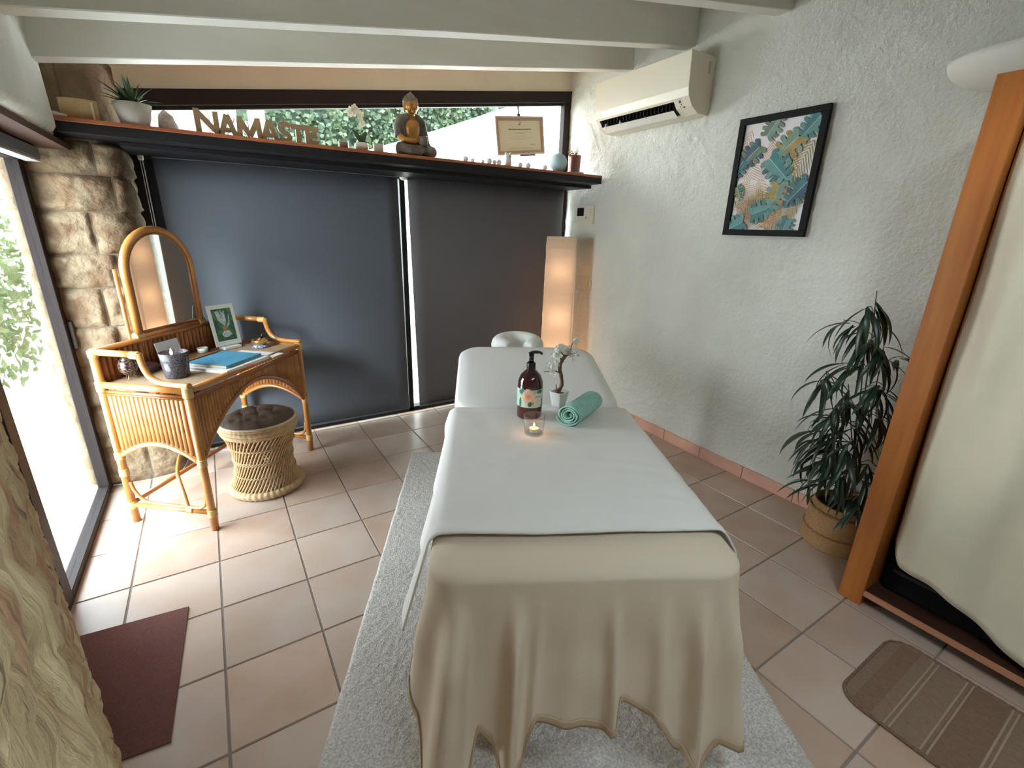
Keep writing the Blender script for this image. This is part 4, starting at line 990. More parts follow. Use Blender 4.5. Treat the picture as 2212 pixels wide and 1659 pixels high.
# small boxes in the dark corner
o = G().box((-.05, -.03, 0), (.05, .03, .045), bev=.004).build('trinket_box', mat('dark_red_lacquer', (0.16, 0.03, 0.03), 0.3, col2=(.04, .02, .03), vscale=40), org=(0, 0, 0)); o.location = dloc(.20, .40); o.rotation_euler = (0, 0, RZ)
tag(o, 'dark red trinket box in the back corner of the dressing table', 'box')

# ================================================================== WOVEN STOOL
p = Vector((0.105, 2.905, 0)); t = thing('cane_stool', 'waisted cane stool with grey tufted seat pad in front of the dressing table', 'stool', p)
M_cane = mat('pale_cane', (0.52, 0.33, 0.155), 0.5, var=0.25, vscale=30, objvar=0)
M_cane2 = mat('raffia', (0.50, 0.345, 0.18), 0.6, var=0.25, vscale=60)
HS = .40
def srad(z): s = z / HS; return .150 + .045 * (2 * s - 1) ** 2 + .008 * s
def torus(g, R, r, z, n=96, m=10, rib=0.0012, tw=60):
    g.grid(lambda u, v: Vector(((R + (r + rib * math.sin(u * 2 * PI * tw + v * 6)) * math.cos(2 * PI * v)) * math.cos(2 * PI * u), (R + (r + rib * math.sin(u * 2 * PI * tw + v * 6)) * math.cos(2 * PI * v)) * math.sin(2 * PI * u), z + (r + rib * math.sin(u * 2 * PI * tw)) * math.sin(2 * PI * v))), n, m, cu=True, cv=True)
g = G(); torus(g, .186, .024, .024, 240, 8, .002, 40); g.build('base_rim', M_cane2, t, smooth=True)
g = G()
for (R, r, z) in ((.186, .020, HS - .012), (.196, .018, HS + .012), (.192, .016, HS + .03)): torus(g, R, r, z, 200, 8, .0012, 50)
g.build('top_rim', M_cane2, t, smooth=True)
for sgn, N, r_, rm in ((1, 54, .0056, 0.0), (-1, 40, .0042, -.012)):
    g = G()
    for i in range(N):
        a0 = 2 * PI * i / N; pts = []
        for q in range(7):
            s = q / 6; z = .02 + (HS - .03) * s; a = a0 + sgn * 1.05 * s; R = srad(z) + rm; pts.append((R * math.cos(a), R * math.sin(a), z))
        g.tube(pts, r_, 5, cap=False)
    tag(g.build('cane_sticks', M_cane, t, smooth=True), kind='stuff')
for zb_ in (.125, .205, .215, .30):
    g = G()
    for ph in (0, PI):
        pts = [((srad(zb_) + .006 + .003 * math.cos(q * .9 + ph)) * math.cos(2 * PI * q / 200), (srad(zb_) + .006 + .003 * math.cos(q * .9 + ph)) * math.sin(2 * PI * q / 200), zb_ + .004 * math.sin(q * .9 + ph)) for q in range(200)]
        g.tube(pts, .0028, 5, closed=True)
    g.build('twisted_band', M_cane2, t, smooth=True)
def padf(u, v):
    R = .200 * v; a = 2 * PI * u; x, y = R * math.cos(a), R * math.sin(a)
    h = .030 * (1 - v ** 6)
    for (bx, by) in ((0, 0), (.075, .04), (-.075, .04), (.04, -.085), (-.04, -.085), (0, .11), (.12, -.05), (-.12, -.05)):
        d2 = (x - bx) ** 2 + (y - by) ** 2; h -= .013 * math.exp(-d2 / .0005)
    h -= .005 * (abs(math.sin(x * 38)) < .2) + .0
    return Vector((x, y, HS + .042 + h))
g = G(); g.grid(padf, 64, 20, cu=True); g.build('seat_pad', mat('taupe_grey_fabric', (0.095, 0.068, 0.055), 0.7, bump=.15, bscale=300), t, smooth=True)
g = G(); torus(g, .198, .007, HS + .042, 96, 8, 0, 1); g.build('piping', mat('cream_piping', (0.62, 0.50, 0.36), 0.6), t, smooth=True)

# ================================================================== PAPER FLOOR LAMP
M_paper = mat('rice_paper', (0.74, 0.62, 0.50), 0.8, trans=0.55, bump=0.25, bscale=14, stretch=(1, 1, 3), var=0.06, vscale=30)
lp = Vector((2.60, 3.33, 0)); t = thing('paper_floor_lamp', 'tall square rice paper floor lamp glowing near its foot in the corner', 'floor lamp', lp, rz=math.radians(-38))
HL = 1.475
def lampf(u, v):
    a = u * 4; s = int(a) % 4; f_ = a - int(a); z = .02 + (HL - .02) * v
    hw_ = .125 + .012 * (1 - v) ** 1.0; tw = 0.06 * math.sin(v * 3)
    cr = [(-1, -1), (1, -1), (1, 1), (-1, 1)]; A_, B_ = cr[s], cr[(s + 1) % 4]
    x = (A_[0] + (B_[0] - A_[0]) * f_) * hw_; y = (A_[1] + (B_[1] - A_[1]) * f_) * hw_
    bul = .004 * math.sin(PI * f_); nx, ny = [(0, -1), (1, 0), (0, 1), (-1, 0)][s]
    wob = .004 * noise.noise(Vector((x * 6, y * 6, z * 9))) + .0025 * noise.noise(Vector((s * 9, f_ * 1, z * 30)))
    x += nx * (bul + wob); y += ny * (bul + wob)
    c, s_ = math.cos(tw), math.sin(tw); return Vector((x * c - y * s_, x * s_ + y * c, z))
G().grid(lampf, 40, 60, cu=True).build('paper_shade', M_paper, t, smooth=False)
G().box((-.125, -.125, 0), (.125, .125, .018), bev=.004).build('base', M_black, t)
for sx in (-1, 1):
    for sy in (-1, 1): G().tube([(sx * .118, sy * .118, .018), (sx * .112, sy * .112, HL - .01)], .003, 6).build('frame_rod', M_black, t)
G().tube([(0, 0, .018), (0, 0, .26)], .010, 10).build('lamp_holder', M_white, t)
G().ell((0, 0, .31), (.03, .03, .045)).build('bulb', mat('lit_bulb', (1, .8, .6), .5, emit=(1.0, 0.62, 0.32), estr=2.5), t, smooth=True)
for (zz, e_) in ((.38, 1.05), (.80, .42), (1.20, .36)):  # lowest sits by the bulb, upper two added to brighten the paper
    L = bpy.data.lights.new('lamp_light', 'POINT'); L.energy = e_; L.color = (1.0, 0.68, 0.44); L.shadow_soft_size = .05
    lo = bpy.data.objects.new('lamp_light', L); C.objects.link(lo); lo.location = lp + Vector((0, 0, zz))

# ================================================================== MASSAGE TABLE
TA = math.radians(28.3); Uv = Vector((math.sin(TA), math.cos(TA), 0)); Vv = Vector((math.cos(TA), -math.sin(TA), 0))
def T(v, u, z): return Vv * v + Uv * u + Vector((0, 0, z))
M_cover = mat('white_terry_cover', (0.78, 0.78, 0.77), 0.85, bump=0.12, bscale=350)
M_sheet = mat('cream_cotton_sheet', (0.73, 0.625, 0.49), 0.85, bump=0.10, bscale=420, trans=0.14)
M_blank = mat('white_cotton_blanket', (0.82, 0.81, 0.79), 0.85, bump=0.12, bscale=380, trans=0.10)
tc_ = T(.29, 1.9, 0)
mtb = thing('massage_table', 'padded massage table with raised backrest and white covers in mid room', 'massage table', tc_, -TA)
VC, HWT = .29, .408
def rr_box(name, v0, v1, u0, u1, zf, th, r, m, seg=8):
    g = G(); out = []
    for (cv_, cu_, a0) in ((v1 - r, u1 - r, 0), (v0 + r, u1 - r, PI / 2), (v0 + r, u0 + r, PI), (v1 - r, u0 + r, 1.5 * PI)):
        for q in range(seg + 1): a = a0 + PI / 2 * q / seg; out.append((cv_ + r * math.cos(a), cu_ + r * math.sin(a)))
    cv_, cu_ = (v0 + v1) / 2, (u0 + u1) / 2; lev = []
    for (ins, dz) in ((.02, -th), (0, -th + .02), (0, -.025), (.006, -.010), (.022, 0), (.09, .002)):
        ring = []
        for (v, u) in out:
            dv, du = v - cv_, u - cu_; L_ = math.hypot(dv, du); k_ = (L_ - ins) / L_
            vv, uu = cv_ + dv * k_, cu_ + du * k_; ring.append(g.bm.verts.new(T(vv, uu, zf(uu) + dz)))
        lev.append(ring)
    n_ = len(out)
    for a, b in zip(lev, lev[1:]):
        for k_ in range(n_): g.face([a[k_], a[(k_ + 1) % n_], b[(k_ + 1) % n_], b[k_]])
    g.face(lev[-1]); g.face(list(reversed(lev[0])))
    return g.build(name, m, mtb, world=True, autos=True)
zback = lambda u: .712 + max(0, u - 2.04) * .152
rr_box('top_cushion', VC - HWT + .012, VC + HWT - .012, .955, 2.035, lambda u: .706, .07, .05, M_cover)
rr_box('backrest', VC - HWT, VC + HWT, 2.045, 2.83, zback, .08, .13, M_cover)
M_beech = mat('beech_wood', (0.50, 0.30, 0.14), 0.4, var=.1, stretch=(6, 6, 1))
for (v, u) in ((VC - .33, 1.06), (VC + .33, 1.06), (VC - .33, 2.6), (VC + .33, 2.6)):
    G().box((-.018, -.03, 0), (.018, .03, .615), Matrix.Translation(T(v, u, .022)) @ Matrix.Rotation(-TA, 4, 'Z'), bev=.004).build('leg', M_beech, mtb, world=True)
for v in (VC - .33, VC + .33):
    g = G(); g.poly([T(v - .012, 1.0, .632), T(v + .012, 1.0, .632), T(v + .012, 2.75, .632), T(v - .012, 2.75, .632)], (0, 0, 1), -.06)
    g.build('frame_rail', M_beech, mtb, world=True)
# face cradle: horseshoe cushion
fc = thing('face_cradle', None, None, (0, 0, 0)); fc.parent = mtb
pts = [T(VC - .035 + .115 * math.sin(a) , 2.995 - .115 * math.cos(a) * 1.0, .792 + .04 * (1 - math.cos(a)) * .2) for a in [math.radians(28 + (332 - 28) * q / 20) for q in range(21)]]
G().tube(pts, [.050] + [.060] * 19 + [.050], 14).build('horseshoe_cushion', M_cover, fc, world=True, smooth=True, remesh=.008)
G().tube([T(VC - .1, 2.78, .73), T(VC - .1, 3.02, .79)], .008, 8).build('cradle_arm', M_steel, fc, world=True)
G().tube([T(VC + .1, 2.78, .73), T(VC + .1, 3.02, .79)], .008, 8).build('cradle_arm', M_steel, fc, world=True)

# cream sheet: lies on the cushion, hangs over the near end in folds
V0, V1, UE, RC = VC - HWT + .004, VC + HWT - .004, .948, .07
HEM = [(-.16, .46), (-.12, .40), (-.085, .24), (-.05, .05), (-.01, .05), (.03, .25), (.06, .22), (.085, .13), (.13, .13), (.16, .28), (.24, .265), (.34, .245), (.355, .25), (.375, .33), (.45, .29), (.53, .17), (.59, .10), (.615, .18), (.64, .15), (.68, .20), (.70, .33), (.74, .45)]
CRS = [(-.105, .016, .022), (-.035, .050, .017), (.10, .042, .016), (.155, .010, .010), (.245, .008, .03), (.355, .020, .012), (.47, .016, .02), (.565, .030, .018), (.635, .026, .016), (.70, .006, .02)]
def sheet_pt(s, q):
    # s: along the perimeter (left side -> near end -> right side), q: 0 centre line .. 1 edge .. 2 hem
    Ls = 0.80; Le = V1 - V0 - 2 * RC; La = RC * PI / 2; tot = 2 * Ls + Le + 2 * La; d = s * tot
    if d < Ls: v, u, n_ = V0, UE + RC + Ls - d, Vector((-1, 0))
    elif d < Ls + La: a = (d - Ls) / RC; v, u = V0 + RC - RC * math.cos(a), UE + RC - RC * math.sin(a); n_ = Vector((-math.cos(a), -math.sin(a)))
    elif d < Ls + La + Le: v, u, n_ = V0 + RC + (d - Ls - La), UE, Vector((0, -1))
    elif d < Ls + 2 * La + Le: a = (d - Ls - La - Le) / RC; v, u = V1 - RC + RC * math.sin(a), UE + RC - RC * math.cos(a); n_ = Vector((math.sin(a), -math.cos(a)))
    else: v, u, n_ = V1, UE + RC + (d - Ls - 2 * La - Le), Vector((1, 0))
    zt_ = .7125
    if q <= 1:
        cu_ = max(u, UE + .38) if abs(n_.x) < .5 else u; cu_ = max(cu_, UE + .38)
        vv, uu = VC + (v - VC) * q, cu_ + (u - cu_) * q
        if abs(n_.x) > .99: uu = max(u, UE + .38) if q < 1 and u < UE + .38 else u; uu = cu_ + (u - cu_) * q
        e = max(0, q - .9) / .1
        w_ = noise.noise(Vector((vv * 6, uu * 14, 3))) * .0016
        return T(vv, uu, zt_ + w_ * (1 - e) - .010 * e * e)
    k = q - 1; along = (V0 - .03 - (UE + RC + .0 - u) * -1 * .0) if False else None
    side = 0
    if d < Ls: pv = V0 - (u - UE - RC); side = -1
    elif d > Ls + 2 * La + Le: pv = V1 + (u - UE - RC); side = 1
    else: pv = V0 + (d - Ls) / (Le + 2 * La) * (V1 - V0)
    if side == -1: hem = .46 - .10 * math.exp(-(u - UE - RC) / .1) * 0 - .0 + .015 * math.sin(u * 20)
    elif side == 1: hem = .42 + .02 * math.sin(u * 18)
    else: hem = interp(pv, HEM)
    z = (zt_ - .010) + (hem - zt_ + .010) * k; dr = zt_ - z
    off = .012 * min(1, dr / .02) + .15 * max(0, dr - .02) * (1.0 if not side else .5)
    f_ = 0
    for (c, a, w_) in CRS:
        cc = c + (0.02 if c < .3 else -.01) * (1 - k)
        f_ += a * math.exp(-((pv - cc) / (w_ * (1.25 - .25 * k))) ** 2)
    if side: f_ = .014 * math.sin(u * 34 + side) + .006 * math.sin(u * 71)
    gk = min(1, max(0, (dr - .045) / .20)); gk = gk * gk * (3 - 2 * gk)
    off += (f_ * 1.35 - .012) * gk * (1.0 + .3 * k)
    off += noise.noise(Vector((pv * 9, z * 7, 4))) * .006 * gk
    return T(v + n_.x * off, u + n_.y * off, z)
g = G()
def shf(a, b):
    if b < .3: q = b / .3 
    else: q = 1 + (b - .3) / .7
    return sheet_pt(a, q)
g.grid(shf, 300, 90)
tag(g.build('cream_sheet', M_sheet, smooth=True, recalc=False), 'cream cotton sheet hanging in folds over the near end of the massage table', 'sheet')
# hem band along the sheet
g = G()
def hemf(a, b):
    P = sheet_pt(a, 1.955 + .047 * b); Q = sheet_pt(a, 1.9); 
    return P + Vector((0, 0, -.0002))
cs = sheet_pt
M_hem = mat('doubled_hem', (0.50, 0.38, 0.25), 0.85, bump=0.1, bscale=420)
def hemf2(a, b):
    P = sheet_pt(a, 1.945 + .057 * b); a2 = min(1, a + .002); a1 = max(0, a - .002)
    tx = sheet_pt(a2, 1.97) - sheet_pt(a1, 1.97); n_ = tx.cross(Vector((0, 0, -1))); n_.z = 0
    if n_.length > 0: n_.normalize()
    return P - n_ * .0028
ho = G().grid(hemf2, 300, 3).build('hem', M_hem, bpy.data.objects['cream_sheet'], world=True, smooth=True, recalc=False, solid=.0012)

# white blanket: folded edge across the table, hanging over both long sides
def blf(a, b):
    # a across (left hem .. right hem), b along (near fold .. backrest)
    u = 1.085 + (2.03 - 1.085) * b
    fe = max(0.0, 1 - b / .015)
    zt_ = .724; vl, vr = VC - HWT - .014, VC + HWT + .016; r = .035
    dl = interp(b, [(0, .255), (.25, .24), (.8, .2), (1, .06)]); dr_ = interp(b, [(0, .30), (.3, .28), (.8, .22), (1, .06)])
    tot = dl + dr_ + (vr - vl); d = a * tot
    und = noise.noise(Vector((u * 9, 1, d * 3)))
    if d < dl:
        k = 1 - d / dl; v = vl - .30 * dl * k * (1.0 - .6 * b) - .012 * math.sin(u * 22 + 1) * k; z = zt_ - r * .6 - (dl) * k; uu = u - .05 * k * (1 - b)
        z += 0
    elif d > tot - dr_:
        k = (d - (tot - dr_)) / dr_; v = vr + .02 * min(1, k * 6) * (1 - b) + .16 * dr_ * k * (1 - .6 * b) + .012 * math.sin(u * 19) * k; z = zt_ - r * .6 - dr_ * k; uu = u - .02 * k * (1 - b)
    else:
        v = vl + (d - dl); e = min(v - vl, vr - v); uu = u
        z = zt_ - (r * .6) * (1 - min(1, e / r)) ** 2
        uu -= .004 * math.sin(v * 9)
        wr__ = noise.noise(Vector((v * 3.5, uu * 16, 8))) * .0028 + noise.noise(Vector((v * 14, uu * 9, 2))) * .0014
        wr__ += .004 * math.exp(-((b - .03) / .02) ** 2) * .6
        wr__ += .0040 * math.sin((uu + v * .25) * 60 + 3 * und) * max(0, noise.noise(Vector((v * 4, uu * 5, 5)))) 
        z += wr__
    return T(v, uu, z)
g = G(); g.grid(blf, 150, 120)
bo = g.build('white_blanket', M_blank, smooth=True, recalc=False, solid=.006)
tag(bo, 'white cotton blanket spread over the massage table with a folded near edge', 'blanket')
bo.modifiers['solid'].offset = 1

ZT = .7325
def ont(px, py): return at(px, py, z=ZT)
# pump bottle
p = ont(1143, 897); r = rad(p, 26.5); h = hpx(p, 758); t = thing('pump_bottle', 'dark amber pump bottle with floral label on the massage table', 'bottle', p, rz=-.45)
bh = h * .70
M_amb = mat('dark_amber_plastic', (0.035, 0.006, 0.008), 0.12, spec=.6, coat=.6)
G().lathe([(.001, 0), (r * .88, 0), (r * .97, .006), (r, .015), (r * 1.02, bh * .7), (r * .98, bh * .80), (r * .80, bh * .92), (r * .42, bh * 1.02), (r * .30, bh * 1.04), (r * .30, bh * 1.08)], n=40).build('body', M_amb, t, smooth=True)
G().lathe([(r * .99, bh * .002 + .001), (r * 1.003, .012), (r * 1.01, bh * .28)], n=40).build('amber_liquid', mat('red_brown_liquid', (0.075, 0.008, 0.014), 0.15, coat=.5), t, smooth=True)
G().lathe([(r * .34, bh * 1.02), (r * .36, bh * 1.04), (r * .36, bh * 1.17), (r * .30, bh * 1.19), (.001, bh * 1.19)], n=24).build('pump_collar', M_black, t, smooth=True)
g = G(); g.tube([(0, 0, bh * 1.18), (0, 0, bh * 1.36)], r * .2, 14); g.tube(catmull([(-r * .2, 0, bh * 1.36), (r * .1, 0, bh * 1.40), (r * .6, 0, bh * 1.40), (r * .85, 0, bh * 1.365)], 4), [r * .16] * 8 + [r * .12] * 5, 12, flat=.8)
g.build('pump_head', M_black, t, smooth=True)
R_ = r * 1.028
def cyl(u, z, e=0): a = -PI / 2 + u; return Vector(((R_ + e) * math.cos(a), (R_ + e) * math.sin(a), z))
z0, z1 = bh * .27, bh * .66
def patch(name, m, u0, u1, za, zb__, e):
    return G().grid(lambda a, b: cyl(u0 + (u1 - u0) * a, za + (zb__ - za) * b, e), 16, 2).build(name, m, t, smooth=True)
patch('label', mat('mint_green_label', (0.40, 0.66, 0.52), 0.5, col2=(0.55, 0.70, 0.62), vscale=40), -1.5, 1.5, z0, z1, .0004)
def disc(name, m, uc, zc_, ru, rz_, e, n=18, lob=0.0, th0=0):
    g = G(); g.poly([cyl(uc + ru * (1 + lob * math.sin(5 * a)) * math.cos(a + th0), zc_ + rz_ * (1 + lob * math.sin(5 * a)) * math.sin(a + th0), e) for a in [2 * PI * q / n for q in range(n)]]); return g.build(name, m, t)
zm = (z0 + z1) / 2
for (uu, zz, ru, rz_) in ((-.75, zm + .03, .13, .020), (-.95, zm - .02, .12, .024), (-.15, z0 + .018, .17, .012), (.2, z0 + .022, .15, .012), (.65, z1 - .01, .25, .009), (-.9, z1 - .012, .2, .010), (.9, z0 + .02, .12, .02)):
    disc('leaf_print', mat('dark_leaf_print', (0.03, 0.13, 0.11), 0.5), uu, zz, ru, rz_, .0010)
for (k_, c_) in ((1.0, (.78, .52, .36)), (.78, (.82, .58, .43)), (.52, (.74, .44, .30)), (.28, (.62, .30, .2))): disc('rose_print', mat('peach_rose_print', c_, 0.5), -.28, zm + .012, .50 * k_, .034 * k_, .0013 + .0003 * (1 - k_), lob=.06, th0=k_ * 4)
patch('name_panel', mat('white_label_panel', (0.66, 0.68, 0.66), 0.5), .12, .82, z0 + .012, z1 - .016, .0024)
MT = frame(cyl(.47, z1 - .034, .0034), (math.cos(.47), math.sin(.47), 0), (0, 0, 1), (math.sin(.47), -math.cos(.47), 0))
text('BODY OIL', .0072, MT, M_ink2, 'label_text', t, world=False)
for q, w_ in ((.028, .18), (.046, .12), (.056, .16), (.064, .10)): patch('text_line', M_ink2, .47 - w_, .47 + w_, z1 - q - .0006, z1 - q + .0004, .0032)
# tealight glass
p = ont(1153, 935); r = rad(p, 23); h = hpx(p, 896) * .98; t = thing('tealight_glass', 'ribbed clear glass tealight holder with burning candle before the pump bottle', 'candle', p)
g = G()
def rib(Ro, z): return lambda u: Vector(((Ro + .0007 * math.cos(u * 2 * PI * 44)) * math.cos(2 * PI * u), (Ro + .0007 * math.cos(u * 2 * PI * 44)) * math.sin(2 * PI * u), z))
prof = [(r * .80, .0), (r * .86, .002), (r * .93, h * .4), (r, h), (r - .0022, h), (r * .9, h * .4), (r * .82, .008)]
g.grid(lambda u, v: rib(*prof[int(round(v * 6))])(u), 176, 6, cu=True)
g.build('glass', sheet_glass('ribbed_clear_glass', (0.93, 0.94, 0.95)), t, smooth=True)
G().lathe([(.001, .004), (r * .78, .004), (r * .78, .008), (.001, .008)], n=24).build('glass_foot', M_thin, t)
G().lathe([(.001, .009), (.019, .009), (.0195, .022), (.001, .022)], n=24).build('tealight_wax', M_wax, t, smooth=False)
flame(t, Vector((0, 0, .022)), .8)
L = bpy.data.lights.new('candle_light', 'POINT'); L.energy = .05; L.color = (1, .45, .15); L.shadow_soft_size = .006
lo = bpy.data.objects.new('candle_light', L); C.objects.link(lo); lo.location = p + Vector((0, 0, .047))
# blossom bonsai
p = ont(1206, 879); s_ = rad(p, 20); h = hpx(p, 845); t = thing('blossom_bonsai', 'small artificial white blossom tree in a square white pot on the massage table', 'plant', p, rz=.35)
g = G(); g.lathe([(.001, 0), (s_ * .52, 0), (s_ * .60, h * .3), (s_ * .78, h * .96), (s_ * .80, h), (s_ * .68, h), (s_ * .64, h * .86), (.001, h * .86)], n=32, sq=.85)
g.build('pot', mat('glossy_white_ceramic', (0.66, 0.67, 0.68), 0.25, coat=.4), t, smooth=True)
G().lathe([(.001, h * .88), (s_ * .64, h * .86)], n=32, sq=.85).build('moss', mat('brown_moss', (0.16, 0.12, 0.04), 0.9, col2=(.07, .08, .02), vscale=200, bump=.6), t)
def pt(px, py, dy=0.0):
    q = at(px, py, y=p.y + dy); return wm(t).inverted() @ q
M_bark = mat('grey_brown_bark', (0.16, 0.105, 0.075), 0.8, bump=.6, bscale=120, var=.3, vscale=60)
g = G(); g.tube(catmull([pt(1203, 850), pt(1213, 832), pt(1212, 812), pt(1209, 795), pt(1213, 780), pt(1222, 768)], 5), [.010, .009, .0085, .0085, .008] * 5 + [.006], 8)
g.build('trunk', M_bark, t, smooth=True)
for P in ([(1212, 806), (1203, 803), (1196, 800), (1176, 804)], [(1222, 770), (1214, 764), (1208, 752)], [(1222, 768), (1232, 760), (1234, 748), (1240, 737)], [(1222, 769), (1236, 764), (1246, 762)], [(1203, 848), (1202, 838), (1201, 829)], [(1214, 778), (1206, 770), (1202, 762)]):
    g = G(); Q = catmull([pt(*q) for q in P], 4); g.tube(Q, [.0042 * (1 - .7 * i / len(Q)) for i in range(len(Q))], 6); g.build('branch', M_bark, t, smooth=True)
bf = G()
for k in range(5):
    a = 2 * PI * k / 5; c = Vector((math.cos(a), math.sin(a), .35)); s2 = Vector((-math.sin(a), math.cos(a), 0))
    bf.poly([c * .0012, c * .005 + s2 * .0042, c * .0095 + s2 * .0030, c * .0105, c * .0095 - s2 * .0030, c * .005 - s2 * .0042])
bf.ell((0, 0, .002), .0016, nu=6, nv=4)
M_bls = mat('white_blossom', (0.78, 0.78, 0.72), 0.6, trans=.3)
bf = bf.build('blossom', M_bls, t, recalc=False)
cl = [(1240, 737, 9, 9), (1207, 758, 13, 16), (1222, 757, 12, 12), (1203, 775, 10, 10), (1238, 768, 13, 13), (1188, 795, 9, 9), (1193, 806, 7, 7), (1214, 750, 9, 7), (1228, 748, 8, 4), (1199, 766, 8, 6)]
fst = True
for (px, py, sp, n_) in cl:
    for q in range(n_):
        o = bf if fst else inst(bf, t); fst = False
        o.location = pt(px + rr.uniform(-sp, sp) * .9, py + rr.uniform(-sp, sp) * .8, rr.uniform(-.02, .02)); o.rotation_euler = (rr.uniform(.2, 2.2), rr.uniform(-1, 1), rr.uniform(0, 6)); sc_ = rr.uniform(.9, 1.35); o.scale = (sc_,) * 3
G().ell(pt(1176, 803), .0035).build('bud', mat('green_bud', (.3, .33, .12), .5), t)
# rolled towel
e0, e1 = ont(1224, 924), ont(1276, 886); r = .050
ax = (e1 - e0); ax.z = 0; Lt = ax.length * .97; ax.normalize(); 
t0 = thing('rolled_towel', 'rolled aqua green towel lying beside the blossom pot on the massage table', 'towel', (e0 + e1) / 2 + Vector((0.012, .012, 0)), math.atan2(ax.y, ax.x))
M_tow = mat('aqua_terry', (0.36, 0.68, 0.62), 0.9, bump=.5, bscale=300, var=.15, vscale=50)
g = G(); turns = 3.6; NS = 110
def spir(k): a = k * turns * 2 * PI; R = .007 + (r - .007) * (k ** .8); R *= (1 + .05 * math.sin(2 * a + 1)); return Vector((0, R * 1.10 * math.cos(a + 2.2), r * .95 + R * .95 * math.sin(a + 2.2)))
def tw_(u, v): q = spir(u); x = -Lt / 2 + Lt * v + .004 * math.sin(u * 30) * (1 if v < .5 else 0) * (1 - v); return Vector((x, q.y + .0006 * math.sin(v * 60 + u * 9), q.z))
g.grid(tw_, NS, 14); o = g.build('towel_roll', M_tow, t0, smooth=True, recalc=False, solid=.0055)

# ================================================================== FLOOR COVERINGS
# pale rug: dense short pile
M_rug = mat('grey_cream_pile', (0.84, 0.79, 0.74), 0.95, col2=(0.52, 0.49, 0.46), vscale=130, bump=1.0, bscale=220, detail=6)
RV0, RV1, RU0, RU1 = -.468, 1.02, .62, 3.005
def rugf(a, b):
    v = RV0 + (RV1 - RV0) * a; u = RU0 + (RU1 - RU0) * b; e = min(v - RV0, RV1 - v, u - RU0, RU1 - u); k = min(1, e / .012)
    w_ = .0022 * noise.noise(Vector((v * 2.5, u * 2.5, 1)))
    h_ = .014 * math.sqrt(k) + w_ + (.0035 * noise.noise(Vector((v * 55, u * 55, 0))) + .002 * noise.noise(Vector((v * 130, u * 130, 3)))) * k
    return T(v + .003 * noise.noise(Vector((u * 8, 3, 1))), u, .0008 + max(0, h_))
tag(G().grid(rugf, 260, 400).build('pile_rug', M_rug, smooth=True, recalc=False), 'pale grey shaggy rug under the massage table', 'rug')
# brown entrance mat
a, b, c, d = [at(*q, z=0) for q in ((160, 1380), (408, 1312), (369, 1605), (250, 1645))]
ex = (a - b).normalized(); a2 = b + ex * .50; d2 = c + ex * .46
M_mat = mat('maroon_brown_coir', (0.21, 0.075, 0.068), 0.9, var=.2, vscale=120, bump=.8, bscale=400)
g = G(); g.poly([q + Vector((0, 0, .006)) for q in (b, a2, d2, c)], (0, 0, 1), .0055)
tag(g.build('door_mat', M_mat), 'maroon brown doormat on the tiles beside the near stone wall', 'mat')
# woven bath mat with rounded corners
mx0_, mx1_, my0_, my1_ = 1.655, 2.115, -.35, .40; rc = .075; ang = .03
out = []
for (cx_, cy_, a0) in ((mx1_ - rc, my1_ - rc, 0), (mx0_ + rc, my1_ - rc, PI / 2), (mx0_ + rc, my0_ + rc, PI), (mx1_ - rc, my0_ + rc, 1.5 * PI)):
    for q in range(9): a_ = a0 + PI / 2 * q / 8; out.append(Vector((cx_ + rc * math.cos(a_), cy_ + rc * math.sin(a_), .0012)))
t = thing('woven_mat', 'small striped beige jute mat with rounded corners in front of the wardrobe', 'mat', ((mx0_ + mx1_) / 2, 0, 0))
M_jute = mat('beige_jute', (0.30, 0.205, 0.14), 0.9, var=.2, vscale=60, bump=.6, bscale=420, stretch=(3, 1, 1)); M_jute2 = mat('tan_jute', (0.26, 0.155, 0.10), 0.9, var=.2, vscale=60, bump=.6, bscale=420, stretch=(3, 1, 1)); M_jl = mat('pale_jute_stripe', (0.34, 0.25, 0.17), 0.9, bump=.4, bscale=400)
g = G(); g.poly([q + Vector((0, 0, .006)) for q in out], (0, 0, 1), .006); g.build('weave', M_jute, t, world=True)
for k, (ya, yb_) in enumerate(((.36, .30), (.155, .05), (-.10, -.2), (-.28, -.33))): G().box((mx0_ + .012, yb_, .0068), (mx1_ - .012, ya, .0078)).build('tan_band', M_jute2, t, world=True)
for ys in (.262, .247, .165, .148, .045, .030, -.095, -.21): G().box((mx0_ + .008, ys - .0028, .0072), (mx1_ - .008, ys + .0028, .0086)).build('stripe', M_jl, t, world=True)
g = G(); pts = []
for i in range(len(out)):
    a_, b__ = out[i], out[(i + 1) % len(out)]; n_ = max(1, int((b__ - a_).length / .006))
    for q in range(n_): pts.append(a_.lerp(b__, q / n_) + Vector((0, 0, .0052)))
pts = [q + Vector((0, 0, .0015 * math.sin(i * 1.3))) for i, q in enumerate(pts)]
g.tube(pts, .0052, 6, closed=True); g.build('braided_border', mat('dark_jute_braid', (0.20, 0.11, 0.07), 0.9, var=.35, vscale=150), t, world=True, smooth=True)

